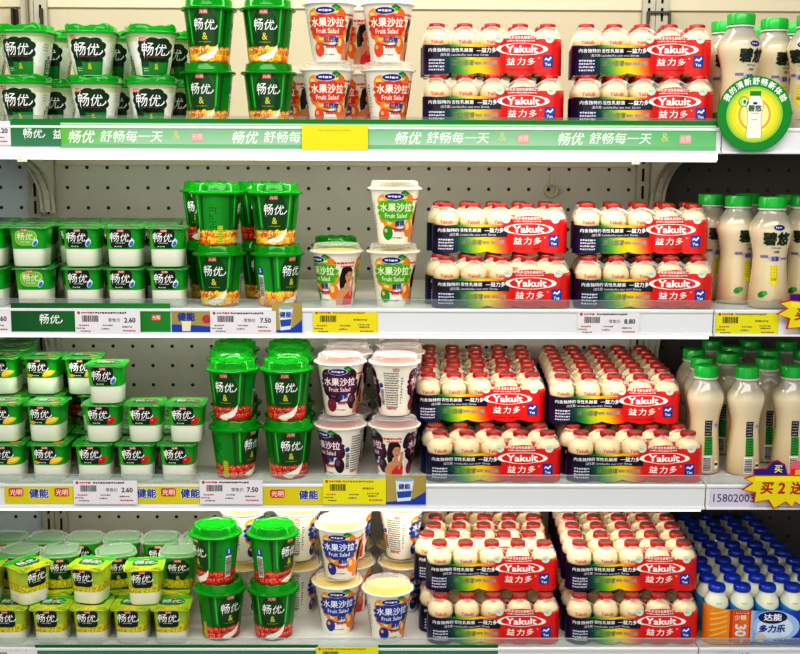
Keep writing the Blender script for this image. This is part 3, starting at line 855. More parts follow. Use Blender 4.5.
for px, Y, rot, rr in ((767, .04, 0, 0), (734, .096, 28, 0), (799, .09, -8, 0), (707, .153, 20, 1), (744, .192, 0, 1), (783, .155, 0, 1)):
    put(P('green_bottle'), 'green_bottle', 1, px, Y, 0, rot, rr)

# ---------- third shelf
row('pot_banana', 2, (10.5, 53), YP, 0, 0, (0, -2)); row('pot_berry', 2, (97, 138.5, 180), YP, 0, 0, (0, 1, 0))
row('pot_banana', 2, (-32,), YP, 0, 0, (0,)); row('pot_banana', 2, (-35,), YP, 1, 0, (0,))
row('pot_banana', 2, (7.5, 49.5), YP+.006, 1, 0, (-3, -4)); row('pot_berry', 2, (105.5, 147, 188), YP+.003, 1, 0, (0, 1, 0))
row('pot_banana', 2, (5, 46, 86), YP+.066, 2, 0, (-1, -3, 2)); put(P('pot_plain'), 'pot_plain', 2, 108.5, YP+.0, 2, 2, 0)
for q in (1, 2, 3):
    row('pot_banana', 2, (-28+4*q, 12+4*q, 51+4*q), YP+.064*q+.012, 0, q)
    row('pot_berry', 2, (92+3*q, 133+2*q, 172+2*q), YP+.064*q+.012, 0, q)
    row('pot_banana', 2, (-32+4*q, 8+4*q, 47+4*q)[:3 if q == 1 else 2], YP+.064*q+.012, 1, q)
for q in (2, 3): row('pot_banana', 2, (-32+4*q, 8+4*q), YP+.066*q+.008, 2, q)
put(P('cup_red'), 'cup_red', 2, 86, .205, 0, 8, 2, z=None, dz=.0602); put(P('pot_berry'), 'pot_berry', 2, 101, .1075, 1, 0, 1)
row('cup_red', 2, (236, 289), .052, 0, 0, (58, 12)); row('cup_red', 2, (233.5, 287), .05, 1, 0, (-14, 2))
row('cup_red', 2, (236, 291), .137, 0, 1, (20, -20)); row('cup_red', 2, (233, 290), .137, 1, 1, (-30, 20))
row('cup_red', 2, (238, 291), .222, 0, 2); row('cup_red', 2, (236, 290), .222, 1, 2)
row('fruit_purple', 2, (341, 394), .05, 0, 0, (153, -79)); row('fruit_purple', 2, (340.5, 394.5), .074, 1, 0, (0, 92))
row('fruit_purple', 2, (347, 399), .138, 0, 1, (-50, 10)); row('fruit_purple', 2, (348, 400), .157, 1, 1, (-55, 20))
row('fruit_purple', 2, (347, 398), .222, 0, 2); row('fruit_purple', 2, (348, 398), .24, 1, 2)
row('pack', 2, (493, 633), .032, 0, 0, (0, 0)); row('pack', 2, (479.5,), .102, 1, 0, (0,)); row('pack', 2, (613,), .090, 1, 0, (0,))
for q in range(1, 8):
    dx = (0, -5, -1, 0, -3, 0, 0, 0)[q]
    row('pack', 2, (490-2*q+dx*.4, 628-4.5*q), .032+.0432*q, 0, q, (0, 0))
    if q < 7: row('pack', 2, (480-1*q+dx*.6, 613-3.3*q), .102+.0432*q, 1, q, (0, 0))
for px, Y, rot, rr in ((702, .080, 178, 0), (742, .072, 180, 0), (787, .078, 178, 0), (698, .150, 170, 1), (723, .197, 150, 1), (762, .148, 180, 1), (806, .152, 180, 1),
                       (690, .232, 84, 2), (728, .262, 84, 2), (764, .228, 84, 2), (799, .228, 84, 2), (708, .33, 84, 3), (746, .33, 84, 3), (781, .32, 84, 3)):
    put(P('green_bottle'), 'green_bottle', 2, px, Y, 0, rot, rr).scale = (.90, .90, 1.02)

# ---------- bottom shelf
YB = .036
row('pot_grain', 3, (-30, 13, 54, 94, 134, 173), YB, 0, 0, (0, 0, 0, 0, -1, 2))
for q in range(1, 4): row('pot_grain', 3, (-26+3*q, 15+3*q, 55+3*q, 94+3*q, 133+2*q, 171+2*q), YB+.064*q, 0, q)
put(P('pot_grain'), 'pot_grain', 3, -14, YB+.010, 1, 0, 0); put(P('pot_grain'), 'pot_grain', 3, 29.5, YB+.010, 1, 52, 0)
put(P('pot_grain'), 'pot_grain', 3, 92.5, YB+.012, 1, -12, 0); put(P('pot_grain'), 'pot_grain', 3, 146, YB+.008, 1, 6, 0)
row('grain_cup', 3, (20, 62, 117, 180), YB+.076, 1, 1, (-20, 12, 20, 4))
row('grain_cup', 3, (9, 48, 86, 124, 162, 200), YB+.141, 1, 2, (0, 0, 0, 8, 0, 0))
for d in PLACED:
    if d['p']['key'] == 'grain_cup': d['o'].scale.z = .84
row('cup_red', 3, (221.5, 274), .052, 0, 0, (35, 3)); row('cup_red', 3, (216.5, 273.5), .05, 1, 0, (-48, -125))
row('fruit_blue', 3, (243, 298), .145, 0, 1, (80, 90)); row('fruit_blue', 3, (245, 298), .145, 1, 1, (60, 92))
put(P('fruit_blue'), 'fruit_blue', 3, 337.5, .070, 0, 5, 0); put(P('fruit_blue'), 'fruit_blue', 3, 387.5, .040, 0, 14, 0)
put(P('fruit_blue'), 'fruit_blue', 3, 341, .066, 1, -3, 0)
row('fruit_blue', 3, (351, 402), .155, 0, 1, (-60, 70)); row('fruit_blue', 3, (351, 401), .155, 1, 1, (-60, 78))
row('fruit_blue', 3, (300, 350, 400), .24, 0, 2); row('fruit_blue', 3, (300, 350, 400), .24, 1, 2)
row('pack', 3, (492.5, 630.5), .032, 0, 0, (0, 0)); row('pack', 3, (491, 630), .056, 1, 0, (0, 0))
for q in range(1, 8):
    dx = (0, -13, -6, -4, -7, -2, 0, 0)[q]
    row('pack', 3, (490-3.2*q+dx*.3, 627-3.5*q), .032+.0432*q, 0, q, (0, 0))
    if q < 7: row('pack', 3, (492-1.5*q+dx, 628-3.8*q), .056+.0432*q, 1, q, (0, 0))
put(P('blue_pack'), 'blue_pack', 3, 764.5, .0305, 0, 0, 0)
for q in range(1, 10):
    Y = .0305+.0390*q; n = 5
    x0 = xat(764.5, .0305, SH[3])
    for i in range(n):
        o = put(P('blue_bottle'), 'blue_bottle', 3, 700, Y, 0, random.uniform(-20, 20), q)
        o.location.x = x0+(i-2)*.0392 + (0, -.004, .0005, .004, -.002, .003, -.001, 0, .003, .0)[q]

# ------------------------------------------------------------------ labels for the stock
ORD = ['first', 'second', 'third', 'fourth', 'fifth', 'sixth', 'seventh', 'eighth', 'ninth', 'tenth']
ROWN = ['front', 'second', 'third', 'fourth', 'fifth', 'sixth', 'seventh', 'eighth', 'ninth', 'tenth']
LAYN = ['bottom layer', 'upper layer', 'topmost layer']
buckets = {}
for d in PLACED: buckets.setdefault((d['p']['desc'], d['shelf'], d['layer'], d['row']), []).append(d)
single_layer = {'green_bottle', 'blue_bottle', 'blue_pack'}
for key, L in buckets.items():
    L.sort(key=lambda d: d['o'].location.x)
    for i, d in enumerate(L):
        p = d['p']
        w = p['desc']+', '+(ORD[i]+' from left, ' if len(L) > 1 else '')
        if p['key'] not in single_layer: w += LAYN[d['layer']]+', '
        w += ROWN[d['row']]+' row, '+SHN[d['shelf']]
        tag(d['o'], w, p['cat'], p['group']+' on the '+SHN[d['shelf']] if 'shelf' not in p['group'] else p['group'])
for r in PROTO.values(): del_tree(r)

# ================================================================== SHELVES, WALL, RAILS
XL, XJ, XR = -.72, None, .95
JX = [at(721, 135, 0).x, at(713, 320, 0).x, at(704, 495, 0).x, at(700, 650, 0).x]
XJ = sum(JX)/4
XJL = at(-32, 200, 0).x                       # the joint left of the frame
steel = mat('shelf_steel', 'f0f0ea', .42, noise=.03, nscale=8)
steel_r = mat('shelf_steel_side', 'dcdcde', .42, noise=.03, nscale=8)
railm = mat('rail_plastic', 'e6e8ea', .3, coat=.3)
tubem = mat('tube_glow', 'fffdf0', .4, emit=2.6)
tubed = mat('tube_glow_soft', 'fffdf4', .4, emit=1.3)
RAIL_HS = [.035, .0375, .0365, .046]
def build_shelf(i, x0, x1, side, glow):
    z = SH[i]; RAIL_H = RAIL_HS[i]
    t = empty('display_shelf', ((x0+x1)/2, .2, z)); cx, cy = (x0+x1)/2, .2
    tag(t, f'white steel {SHN[i]} board of the {side} bay with front price rail', 'shelf', 'display shelves')
    L0, L1 = x0-cx, x1-cx
    bm = bmesh.new(); box(bm, L0, L1, -cy+.004, DEPTH-.012-cy, -.004, 0)
    for s in (0, 1): box(bm, (L0, L1-.003)[s], (L0+.003, L1)[s], -cy+.01, DEPTH-.012-cy, -.022, -.004)
    mesh_obj('deck', bm, steel if side == 'main' else steel_r, t, smooth=False)
    # rail: upright band with rolled lips, slightly leaning back at the top
    bm = bmesh.new()
    pr = [(.004, 0), (-.001, .0015), (-.003, 0), (-.003, -.003), (-.001, -.004), (-.001, -RAIL_H+.004), (-.004, -RAIL_H+.003), (-.0045, -RAIL_H), (.002, -RAIL_H-.001), (.004, -RAIL_H+.002)]
    a = [bm.verts.new((L0, y-cy, zz)) for y, zz in pr]; b = [bm.verts.new((L1, y-cy, zz)) for y, zz in pr]
    for k in range(len(pr)): bm.faces.new((a[k], a[(k+1) % len(pr)], b[(k+1) % len(pr)], b[k]))
    bm.faces.new(a[::-1]); bm.faces.new(b)
    mesh_obj('price_rail', bm, railm, t, smooth=False)
    bm = bmesh.new(); box(bm, L0+.002, L1-.002, -cy+.0015, -cy+.0035, .001, .014)
    box(bm, L0+.002, L1-.002, -cy+.001, -cy+.004, .0135, .0148)
    mesh_obj('front_guard', bm, GUARD, t, smooth=False)
    # clear cover over the price channel
    if glow:
        bm = bmesh.new()
        seg = 12; r = .0062 if i == 0 else .0022
        zc = -RAIL_H-.006 if i == 0 else -RAIL_H-.0032; yc = -cy+.004
        A = [bm.verts.new((L0+.004, yc+r*math.cos(2*PI*k/seg), zc+r*math.sin(2*PI*k/seg))) for k in range(seg)]
        B = [bm.verts.new((L1-.004, yc+r*math.cos(2*PI*k/seg), zc+r*math.sin(2*PI*k/seg))) for k in range(seg)]
        for k in range(seg): bm.faces.new((A[k], A[(k+1) % seg], B[(k+1) % seg], B[k]))
        bm.faces.new(A[::-1]); bm.faces.new(B)
        lt = mesh_obj('light_tube', bm, tubem if i == 0 else tubed, t)
        bm = bmesh.new(); 
        for q in (L0+.078, L1-.12) if i == 0 else ():
            box(bm, q-.005, q+.005, yc-.0085, yc+.006, zc-.0105, zc+.008, .001)
        if i == 0: mesh_obj('tube_clip', bm, mat('clip_white', 'f4f2e2', .4), lt)
        else: bm.free()
    # arched brackets at both ends
    for s in (0, 1):
        xx = (L0+.004, L1-.007)[s]
        bm = bmesh.new()
        pts = [(DEPTH-.02-cy, -.004), (DEPTH-.02-cy, -.145), (DEPTH-.035-cy, -.145)]
        for k in range(13):
            an = PI/2*k/12
            pts.append((.05-cy+(DEPTH-.085)*math.cos(an), -.142+.114*math.sin(an)**.8))
        pts += [(.02-cy, -.024), (.02-cy, -.004)]
        A = [bm.verts.new((xx, y, zz)) for y, zz in pts]; B = [bm.verts.new((xx+.003, y, zz)) for y, zz in pts]
        for k in range(len(pts)): bm.faces.new((A[k], A[(k+1) % len(pts)], B[(k+1) % len(pts)], B[k]))
        bm.faces.new(A[::-1]); bm.faces.new(B)
        # rolled flange along the arch
        for k in range(3, 15):
            (y0, z0), (y1, z1) = pts[k], pts[k+1]
            f = [bm.verts.new(c) for c in ((xx-.005, y0, z0), (xx+.008, y0, z0), (xx+.008, y1, z1), (xx-.005, y1, z1))]
            bm.faces.new(f)
        mesh_obj('bracket', bm, mat('bracket_steel', 'd2cfc0', .45), t, smooth=False)
    return t
SHELF = {}
for i in range(4):
    SHELF[(i, 'm')] = build_shelf(i, XJL+.001, XJ-.001, 'main', i < 3)
    SHELF[(i, 'r')] = build_shelf(i, XJ+.001, XR, 'right', False)
    SHELF[(i, 'l')] = build_shelf(i, XL-.1, XJL-.001, 'left', False)

# back wall panels: punched steel
def peg_mat(name, base, dark=.02, pitch=.0345, ox=0, oz=0):
    m = mat(name, base, .5)
    nt = m.node_tree; b = nt.nodes['Principled BSDF']; N = nt.nodes.new; Lk = nt.links.new
    tc = N('ShaderNodeTexCoord'); sx = N('ShaderNodeSeparateXYZ'); Lk(tc.outputs['Object'], sx.inputs[0])
    def mth(op, a, c=None):
        n = N('ShaderNodeMath'); n.operation = op
        for k, v in enumerate((a, c)):
            if v is None: continue
            if isinstance(v, (int, float)): n.inputs[k].default_value = v
            else: Lk(v, n.inputs[k])
        return n.outputs[0]
    def cell(o, off):
        q = mth('DIVIDE', mth('ADD', o, off), pitch); f = mth('FRACT', q); return mth('SUBTRACT', f, .5)
    x = cell(sx.outputs['X'], ox+10*pitch*3); z = cell(sx.outputs['Z'], oz+10*pitch*3)
    d = mth('SQRT', mth('ADD', mth('MULTIPLY', x, x), mth('MULTIPLY', z, z)))
    hole = mth('LESS_THAN', d, .0032/pitch)
    nz = N('ShaderNodeTexNoise'); nz.inputs['Scale'].default_value = 5; nz.inputs['Detail'].default_value = 5; Lk(tc.outputs['Object'], nz.inputs['Vector'])
    c = lin(base)
    m1 = N('ShaderNodeMix'); m1.data_type = 'RGBA'; Lk(nz.outputs['Fac'], m1.inputs['Factor'])
    m1.inputs['A'].default_value = tuple(v*.82 for v in c[:3])+(1,); m1.inputs['B'].default_value = tuple(min(1, v*1.15) for v in c[:3])+(1,)
    m2 = N('ShaderNodeMix'); m2.data_type = 'RGBA'; Lk(hole, m2.inputs['Factor']); Lk(m1.outputs['Result'], m2.inputs['A'])
    m2.inputs['B'].default_value = (dark, dark, dark, 1)
    Lk(m2.outputs['Result'], b.inputs['Base Color'])
    return m
UW = .050
ux_l = at(45, 230, DEPTH).x; ux_r = at(646, 230, DEPTH).x
PP = .0361
h0 = at(228, 168, DEPTH)
pegm = peg_mat('pegboard', 'c6c4b8', pitch=PP, ox=PP/2-h0.x, oz=PP/2-h0.z)
pegb = peg_mat('pegboard_blue', 'c8d4d8', pitch=PP, ox=PP/2-h0.x+.012, oz=PP/2-h0.z); pegd = peg_mat('pegboard_right_shaded', '5c5a52', pitch=PP, ox=PP/2-h0.x, oz=PP/2-h0.z)  # right panel: shade of the dim bay put into a darker base colour
plain = mat('panel_plain', 'c4bba2', .5, noise=.06, nscale=4)
YW = DEPTH
def panel(name, x0, x1, z0, z1, m, y=YW, th=.003):
    bm = bmesh.new(); box(bm, x0, x1, y, y+th, z0, z1); return tag(mesh_obj(name, bm, m, None, smooth=False), kind='structure')
panel('wall_back', ux_l-UW/2+.002, ux_r+UW/2-.002, .02, SH[0]+.02, pegm)
panel('wall_back_left', XL-.1, ux_l-UW/2, .02, SH[0]+.02, pegb)
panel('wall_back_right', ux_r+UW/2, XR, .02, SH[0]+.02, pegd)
panel('wall_back_upper', XL-.1, XR, SH[0]+.021, 1.9, plain)
panel('wall_right', XR+.001, XR+.02, .0, 1.9, plain, y=-.02, th=DEPTH)
panel('wall_left', XL-.13, XL-.102, .0, 1.9, plain, y=-.02, th=DEPTH)
bm = bmesh.new(); box(bm, -2.5, 2.5, -3.0, .6, -.02, 0); tag(mesh_obj('floor', bm, mat('floor_tile', 'b8b4aa', .3, noise=.05), None, False), kind='structure')
# seam strip on the upper wall
zt = at(300, 9, YW).z
bm = bmesh.new(); box(bm, XL-.1, XR, YW-.006, YW-.0005, zt, zt+.16, .001); tag(mesh_obj('trim_1', bm, mat('trim_cream', 'd2cab2', .45), None, False), kind='structure')
zt2 = at(300, 166, YW).z
bm = bmesh.new(); box(bm, ux_l+UW/2, ux_r-UW/2, YW-.004, YW-.0005, zt2, zt2+.012, .001); tag(mesh_obj('trim_2', bm, mat('trim_cream', 'd2cab2', .45), None, False), kind='structure')
# slotted uprights
for nm, ux in (('trim_3', ux_l), ('trim_4', ux_r)):
    bm = bmesh.new()
    for s in (-1, 1):
        cxs = ux+s*.0115
        # each channel: two walls and punched web built as bars between the slots
        box(bm, cxs-.0110, cxs-.0022, YW-.014, YW-.001, .02, 1.85)
        box(bm, cxs+.0022, cxs+.0110, YW-.014, YW-.001, .02, 1.85)
        z = .03
        while z < 1.84:
            box(bm, cxs-.0022, cxs+.0022, YW-.014, YW-.010, z, z+.008); z += .0310
    o = tag(mesh_obj(nm, bm, mat('upright_steel', 'b7b3a2' if nm == 'trim_3' else '9a968a', .45), None, False), kind='structure')
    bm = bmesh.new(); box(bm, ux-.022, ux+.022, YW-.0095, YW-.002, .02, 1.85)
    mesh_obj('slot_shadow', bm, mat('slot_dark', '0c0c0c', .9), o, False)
# plinth under the bottom shelf
bm = bmesh.new(); box(bm, XL-.1, XR, .03, DEPTH, .0, SH[3]-.14)
tag(mesh_obj('baseboard_front', bm, mat('plinth', 'cfcfca', .5), None, False), kind='structure')

# ------------------------------------------------------------------ price tags, strips and signs
def card(name, label, cat, group, px0, py0, px1, py1, art, Y=-.0018, ang=0, bg='e9e6ea', th=.0004, part='paper'):
    """paper card standing in the rail; art drawn in mm from its centre"""
    a = at(px0, py1, Y); b = at(px1, py0, Y); c = (a+b)/2
    w, h = abs(b.x-a.x), abs(b.z-a.z)
    t = empty(name, (c.x, Y, c.z)); t.rotation_euler = (0, ang, 0)
    tag(t, label, cat, group)
    bm = bmesh.new(); box(bm, -w/2, w/2, 0, th, -h/2, h/2)
    mesh_obj(part, bm, mat('card_'+bg, bg, .5), t, False)
    A = art(w/M, h/M)
    A.build('print', flatmap, t, PAPER, step=0, lay=.06, base=.06, uclip=(-w/2/M, w/2/M), vclip=(-h/2/M, h/2/M))
    return t
def price_art(price, ink='3a3640', red='c03038', dim=False):
    def f(w, h):
        a = Art(); rnd = random.Random(len(price)+int(w))
        a.ell(-w*.44, h*.40, h*.06, h*.06, red, 1); a.dashes(-w*.30, h*.40, w*.2, h*.08, red, 1, .25, 3)
        a.dashes(w*.06, h*.40, w*.5, h*.07, ink, 1, .3, 6)
        a.barcode(-w*.26, h*.16, w*.26, h*.26, 1, bg=None)
        if price:
            a.text('零售价', w*.10, h*.10, h*.17, '5a5660', 2, .0, xs=1.0)
            a.text(price, w*.34, h*.10, h*.27, ink, 2, .025)
        else: a.dashes(w*.24, h*.12, w*.22, h*.08, ink, 1, .3, 5); a.dashes(w*.3, -h*.08, w*.2, h*.07, ink, 1)
        for k, (p, q) in enumerate(((-.36, -.12), (-.4, -.24), (-.34, -.36), (.0, -.12), (-.02, -.26), (.3, -.18), (.34, -.34))):
            a.dashes(w*p, h*q, w*(.16 if k != 6 else .22), h*.06, red if k in (0, 6) else '6a6670', 1, .3, k)
        return a
    return f
def green_strip(n, bright=True):
    def f(w, h):
        a = Art()
        c0 = ('159030', '7cc088', 'b8dcc0') if bright else ('0f6a34', '3a8c60', '5fa07c')
        a.rect(0, h*.43, w, h*.13, '0e8428' if bright else '0e6a2c', 1)
        def gc(u, v):
            g = grad([(-h*.5, c0[2]), (h*.34, c0[1])])(v); e = max(0, 1-(u+w/2)/110) if bright else 0; e2 = max(0, min(1, (u-w/2+260)/200)) if bright else 0
            q = lin('6cc444'); q2 = lin('4cc060'); g = tuple(g[i]*(1-e)+q[i]*e for i in range(4)); return tuple(g[i]*(1-e2*.6)+q2[i]*e2*.6 for i in range(4))
        for k in range(int(w/12)+1):
            x0 = -w/2+12*k; a.rect(x0+6, h*.02, 12, h*.64, gc, 1)
        a.rect(0, -h*.40, w, h*.2, c0[1], 1); a.rect(0, h*.32, w, h*.035, 'd8e8d8', 2)
        step = 233.0
        for k in range(n):
            x = -w/2+93+step*k
            wc = 'f4fbf2'
            a.text('畅优', x-62, -h*.08, h*.42, wc, 4, .015, shear=.25); a.text('舒畅每一天', x+9, -h*.06, h*.38, wc, 4, .01, shear=.15, xs=1.05)
            a.text('&', x+73, -h*.02, h*.4, 'd8d890', 4, 0); a.logo_box(x+102, -h*.08, 17, h*.28, 4, 'f6dcd8', 'e0a8a0')
        return a
    return f
def at_rail(i, k0=.04, k1=.96): pass

G1 = 'price tags in the shelf rails'; G2 = 'promotional strips in the shelf rails'
# row 1
card('promo_strip', 'dark green strip with white script at left end of top rail', 'promo strip', G2, 11, 119, 60, 146, lambda w, h: script_logo(Art().rect(0, 0, w, h, lambda u, v: grad([(-h*.5, '4a8c6a'), (h*.3, '1a6a3c'), (h*.5, '0e8028')])(v), 1), -4, -1, 14).text('益', w*.44, -2, 14, 'e8f4e8', 3, .02), bg='1a6a3c', Y=-.0022)
card('promo_strip', 'long bright green strip of white writing along the top rail', 'promo strip', G2, 60.5, 121, 717, 150, green_strip(5), bg='80c48c', Y=-.0016)
card('price_tag', 'white tag at the far left end of the top rail', 'price tag', G1, -40, 121, 10, 145, price_art('3.20'), Y=-.0026)
card('price_tag', 'plain yellow tag in the top rail under the red-print cups', 'price tag', G1, 302, 125, 368, 150, lambda w, h: Art().dashes(0, h*.28, w*.5, h*.06, 'd8b010', 1), bg='f2e21c', Y=-.0048)
# row 2
def strip_dark(w, h):
    a = Art().rect(0, 0, w, h, lambda u, v: grad([(-w*.5, '0e5a30'), (w*.1, '14783a'), (w*.4, '1c9030')])(u), 1)
    script_logo(a, -w*.26, -1, 15); a.text('舒畅每一天', w*.06, -1, 13, 'cfe4d0', 3, .0, shear=.15); a.logo_box(w*.41, h*.03, 14, 9, 4)
    return a
card('promo_strip', 'dark green strip with white script in second rail, left end', 'promo strip', G2, 12, 303.5, 170, 333, strip_dark, bg='14783a', Y=-.0018)
card('price_tag', 'white tag at the far left end of the second rail', 'price tag', G1, -50, 309, 10.5, 333, price_art('6.60'), Y=-.0026)
card('price_tag', 'white tag priced 2.60 over the green strip, second rail', 'price tag', G1, 75.5, 310.5, 140, 334.5, price_art('2.60'), Y=-.0048)
def gold_art(flip=False):
    def f(w, h):
        a = Art().rect(0, 0, w, h, grad([(-w*.5, 'a89858'), (0, 'd0c488'), (w*.5, 'b0a060')]), 1)
        a.poly([(-w/2, -h/2), (w/2, -h/2), (w/2, -h*.22), (w*.1, -h*.16), (-w/2, -h*.12)], '1c48b8', 2)
        a.text('健能', -w*.14, h*.2, h*.36, '2a44a0', 4, .04); a.ell(w*.36, h*.1, h*.18, h*.18, 'c03a4c', 3)
        a.poly([(-w*.24, -h*.4), (-w*.04, -h*.4), (-w*.02, h*.02), (-w*.26, h*.02)], 'e8e4c0', 3)
        return a
    return f
def pot_art(w, h):
    a = Art().rect(0, 0, w, h, grad([(-w*.5, 'b8a860'), (w*.1, 'd8cc90'), (w*.5, 'b09c50')]), 1)
    a.poly([(-w/2, -h/2), (w/2, -h/2), (w/2, -h*.05), (w*.2, -h*.3), (-w/2, -h*.42)], '1c48b8', 2)
    a.poly([(-w*.22, -h*.40), (w*.12, -h*.36), (w*.2, h*.36), (-w*.26, h*.34)], 'dfe8ea', 3); a.ell(-w*.03, h*.36, w*.25, h*.07, '9ab8c8', 4)
    a.poly([(-w*.2, -h*.28), (w*.12, -h*.24), (w*.15, -h*.02), (-w*.23, -h*.06)], '2a58b0', 4); a.text('健能', -w*.04, h*.12, h*.2, '2a44a0', 5, .03)
    return a
card('promo_strip', 'gold and blue strip with blue lettering in the second rail', 'promo strip', G2, 172, 309.5, 212, 333.5, gold_art(), bg='b0a060', Y=-.0022)
card('price_tag', 'white tag priced 7.50 in the second rail under green cups', 'price tag', G1, 210.5, 311, 276, 334.5, price_art('7.50'), Y=-.0048)
card('promo_strip', 'gold card with picture of a pot in the second rail', 'promo strip', G2, 272, 303, 302, 333.5, pot_art, bg='b0a060', Y=-.0030)
card('price_tag', 'yellow tag in second rail under the green-print cups', 'price tag', G1, 313, 310.5, 377.5, 335, price_art('', 'a08a10', 'c86020'), bg='ecdf1e', Y=-.0026)
card('price_tag', 'white tag priced 8.80 in second rail under drink packs', 'price tag', G1, 577, 312, 640, 335.5, price_art('8.80'), Y=-.0026)
card('price_tag', 'yellow tag under the waisted bottles in the second rail', 'price tag', G1, 715, 312, 779, 336, price_art('', '8a8410', 'c84020'), bg='e4e01c', Y=-.0026)
# row 3
def yellow_art(seq):
    def f(w, h):
        a = Art().rect(0, 0, w, h, grad([(-w*.5, 'd8cc10'), (0, 'f4e21c'), (w*.5, 'e0d418')]), 1); n = len(seq)
        for k, s in enumerate(seq):
            x = -w/2+w*(k+.5)/n
            if s == 'r': a.logo_box(x, h*.05, h*.72, h*.42, 3)
            else: a.text('健能', x, 0, h*.48, 'f0f0f8', 3, .09); a.text('健能', x, 0, h*.48, '24409c', 4, .03)
        return a
    return f
card('promo_strip', 'yellow strip with red box and blue letters, left end third rail', 'promo strip', G2, 5, 483.5, 73, 503, yellow_art('rbr'), bg='f0e01c', Y=-.0022)
card('price_tag', 'white tag priced 2.60 in the third rail under the pots', 'price tag', G1, 74, 480.5, 137, 504, price_art('2.60'), Y=-.0048)
card('promo_strip', 'yellow strip between the two white tags of the third rail', 'promo strip', G2, 136, 483.5, 201, 503, yellow_art('brb'), bg='f0e01c', Y=-.0022)
card('price_tag', 'white tag priced 7.50 in third rail under strawberry cups', 'price tag', G1, 200, 480, 262.5, 504, price_art('7.50'), Y=-.0048)
card('promo_strip', 'yellow strip right of the 7.50 tag in the third rail', 'promo strip', G2, 262, 485, 324, 504.5, yellow_art('rb'), bg='e4dc1c', Y=-.0022)
card('price_tag', 'yellow tag in the third rail under the purple-print cups', 'price tag', G1, 323, 479, 386, 504, price_art('', 'a08a10', 'c86020'), bg='ece41c', Y=-.0048)
card('promo_strip', 'gold card with picture of a pot, third rail', 'promo strip', G2, 386, 475.5, 426, 504.5, pot_art, bg='c0b070', Y=-.0030)
# row 4
card('promo_strip', 'dark green strip along the bottom rail', 'promo strip', G2, 36, 645, 318, 668, green_strip(2, False), bg='14783a', Y=-.0016)
card('promo_strip', 'dark green strip in bottom rail under the drink packs', 'promo strip', G2, 378, 645, 498, 668, green_strip(1, False), bg='14783a', Y=-.0016)
card('price_tag', 'white tag at the left end of the bottom rail', 'price tag', G1, -10, 648, 37, 668, price_art('2.60'), Y=-.0026)
card('price_tag', 'yellow tag in the bottom rail', 'price tag', G1, 316, 647, 378.5, 668, price_art('', 'a08a10', 'c86020'), bg='ece41c', Y=-.0048)
card('code_label', 'pale lilac paper label reading 15802003 on right bay rail', 'label', None, 710, 489, 759, 507, lambda w, h: Art().text('15802003', -1, 0, h*.62, '4a4a78', 1, .005, xs=.95), bg='d9d4e6', Y=-.0026)
card('code_label', 'tilted lilac paper label at the bottom of the right bay', 'label', None, 716, 651, 752, 664, lambda w, h: Art().text('15802004', -1, 0, h*.62, '4a4a78', 1, .005, xs=.95), bg='d9d4e6', Y=-.0026, ang=R(-9))

# starburst signs
def star_sign(label, px, py, Y, ang=0):
    c = at(px, py, Y); t = empty('starburst_sign', (c.x, Y, c.z)); t.rotation_euler = (0, ang, 0); tag(t, label, 'sign')
    half = [(0, 20), (57, 20), (72, 15), (59, 8), (74, -3), (54, -7), (56, -23), (34, -19), (25, -33), (7, -22)]
    pts = [(-x, z) for x, z in half[1:][::-1]]; pts = pts[::-1]
    pts = [(-x, z) for x, z in half] + [(3, -31)] + half[:0:-1]
    bm = bmesh.new()
    A = [bm.verts.new((x*M, 0, z*M)) for x, z in pts]; B = [bm.verts.new((x*M, .0008, z*M)) for x, z in pts]
    for k in range(len(pts)): bm.faces.new((A[k], B[k], B[(k+1) % len(pts)], A[(k+1) % len(pts)]))
    fa, fb = bm.faces.new(A), bm.faces.new(B[::-1]); fa.normal_update(); fb.normal_update()
    bmesh.ops.triangulate(bm, faces=[fa, fb], ngon_method='EAR_CLIP')
    mesh_obj('card', bm, mat('star_red', 'c8281c', .4), t, False)
    a = Art(); a.poly([(x*.955, z*.93) for x, z in pts], 'e8d818', 1)
    a.rect(0, 14, 108, 7, 'f4e828', 2)
    for ch, x, sz in (('买', -36, 20), ('2', -14, 23), ('送', 9, 20), ('1', 32, 23)): a.text(ch, x, 0, sz, 'b81c14', 3, .025, shear=.1)
    a.build('print', flatmap, t, PAPER, step=0)
    r = Art()
    r.poly([(-57, 18), (-58, 29), (-38, 31), (-31, 41), (-22, 43), (-10, 36), (-5, 18)], 'c8281c', 0)
    r.poly([(-55, 19), (-56, 28), (-37, 29), (-30, 39), (-22, 41), (-11, 35), (-6, 19)], '241c94', 1)
    r.text('买', -20, 29, 13, 'f0e060', 3, .03)
    r.poly([(-3, 18), (-4, 34), (6, 43), (14, 39), (26, 42), (40, 30), (54, 18)], 'e86a7a', 1)
    r.rect(9, 24, 20, 10, 'd82a20', 2); r.text('送', 9, 24, 9, 'f0e060', 3, .03)
    r.build('ribbon', lambda u, v, off: (u*M, .0012-off*M*.3, v*M), t, PAPER, step=0)
    return t
star_sign('yellow starburst sign reading buy two get one, over third right rail', 791, 488, -.012)
star_sign('yellow starburst sign at the right end of the second rail', 826, 317, -.012, ang=R(5))

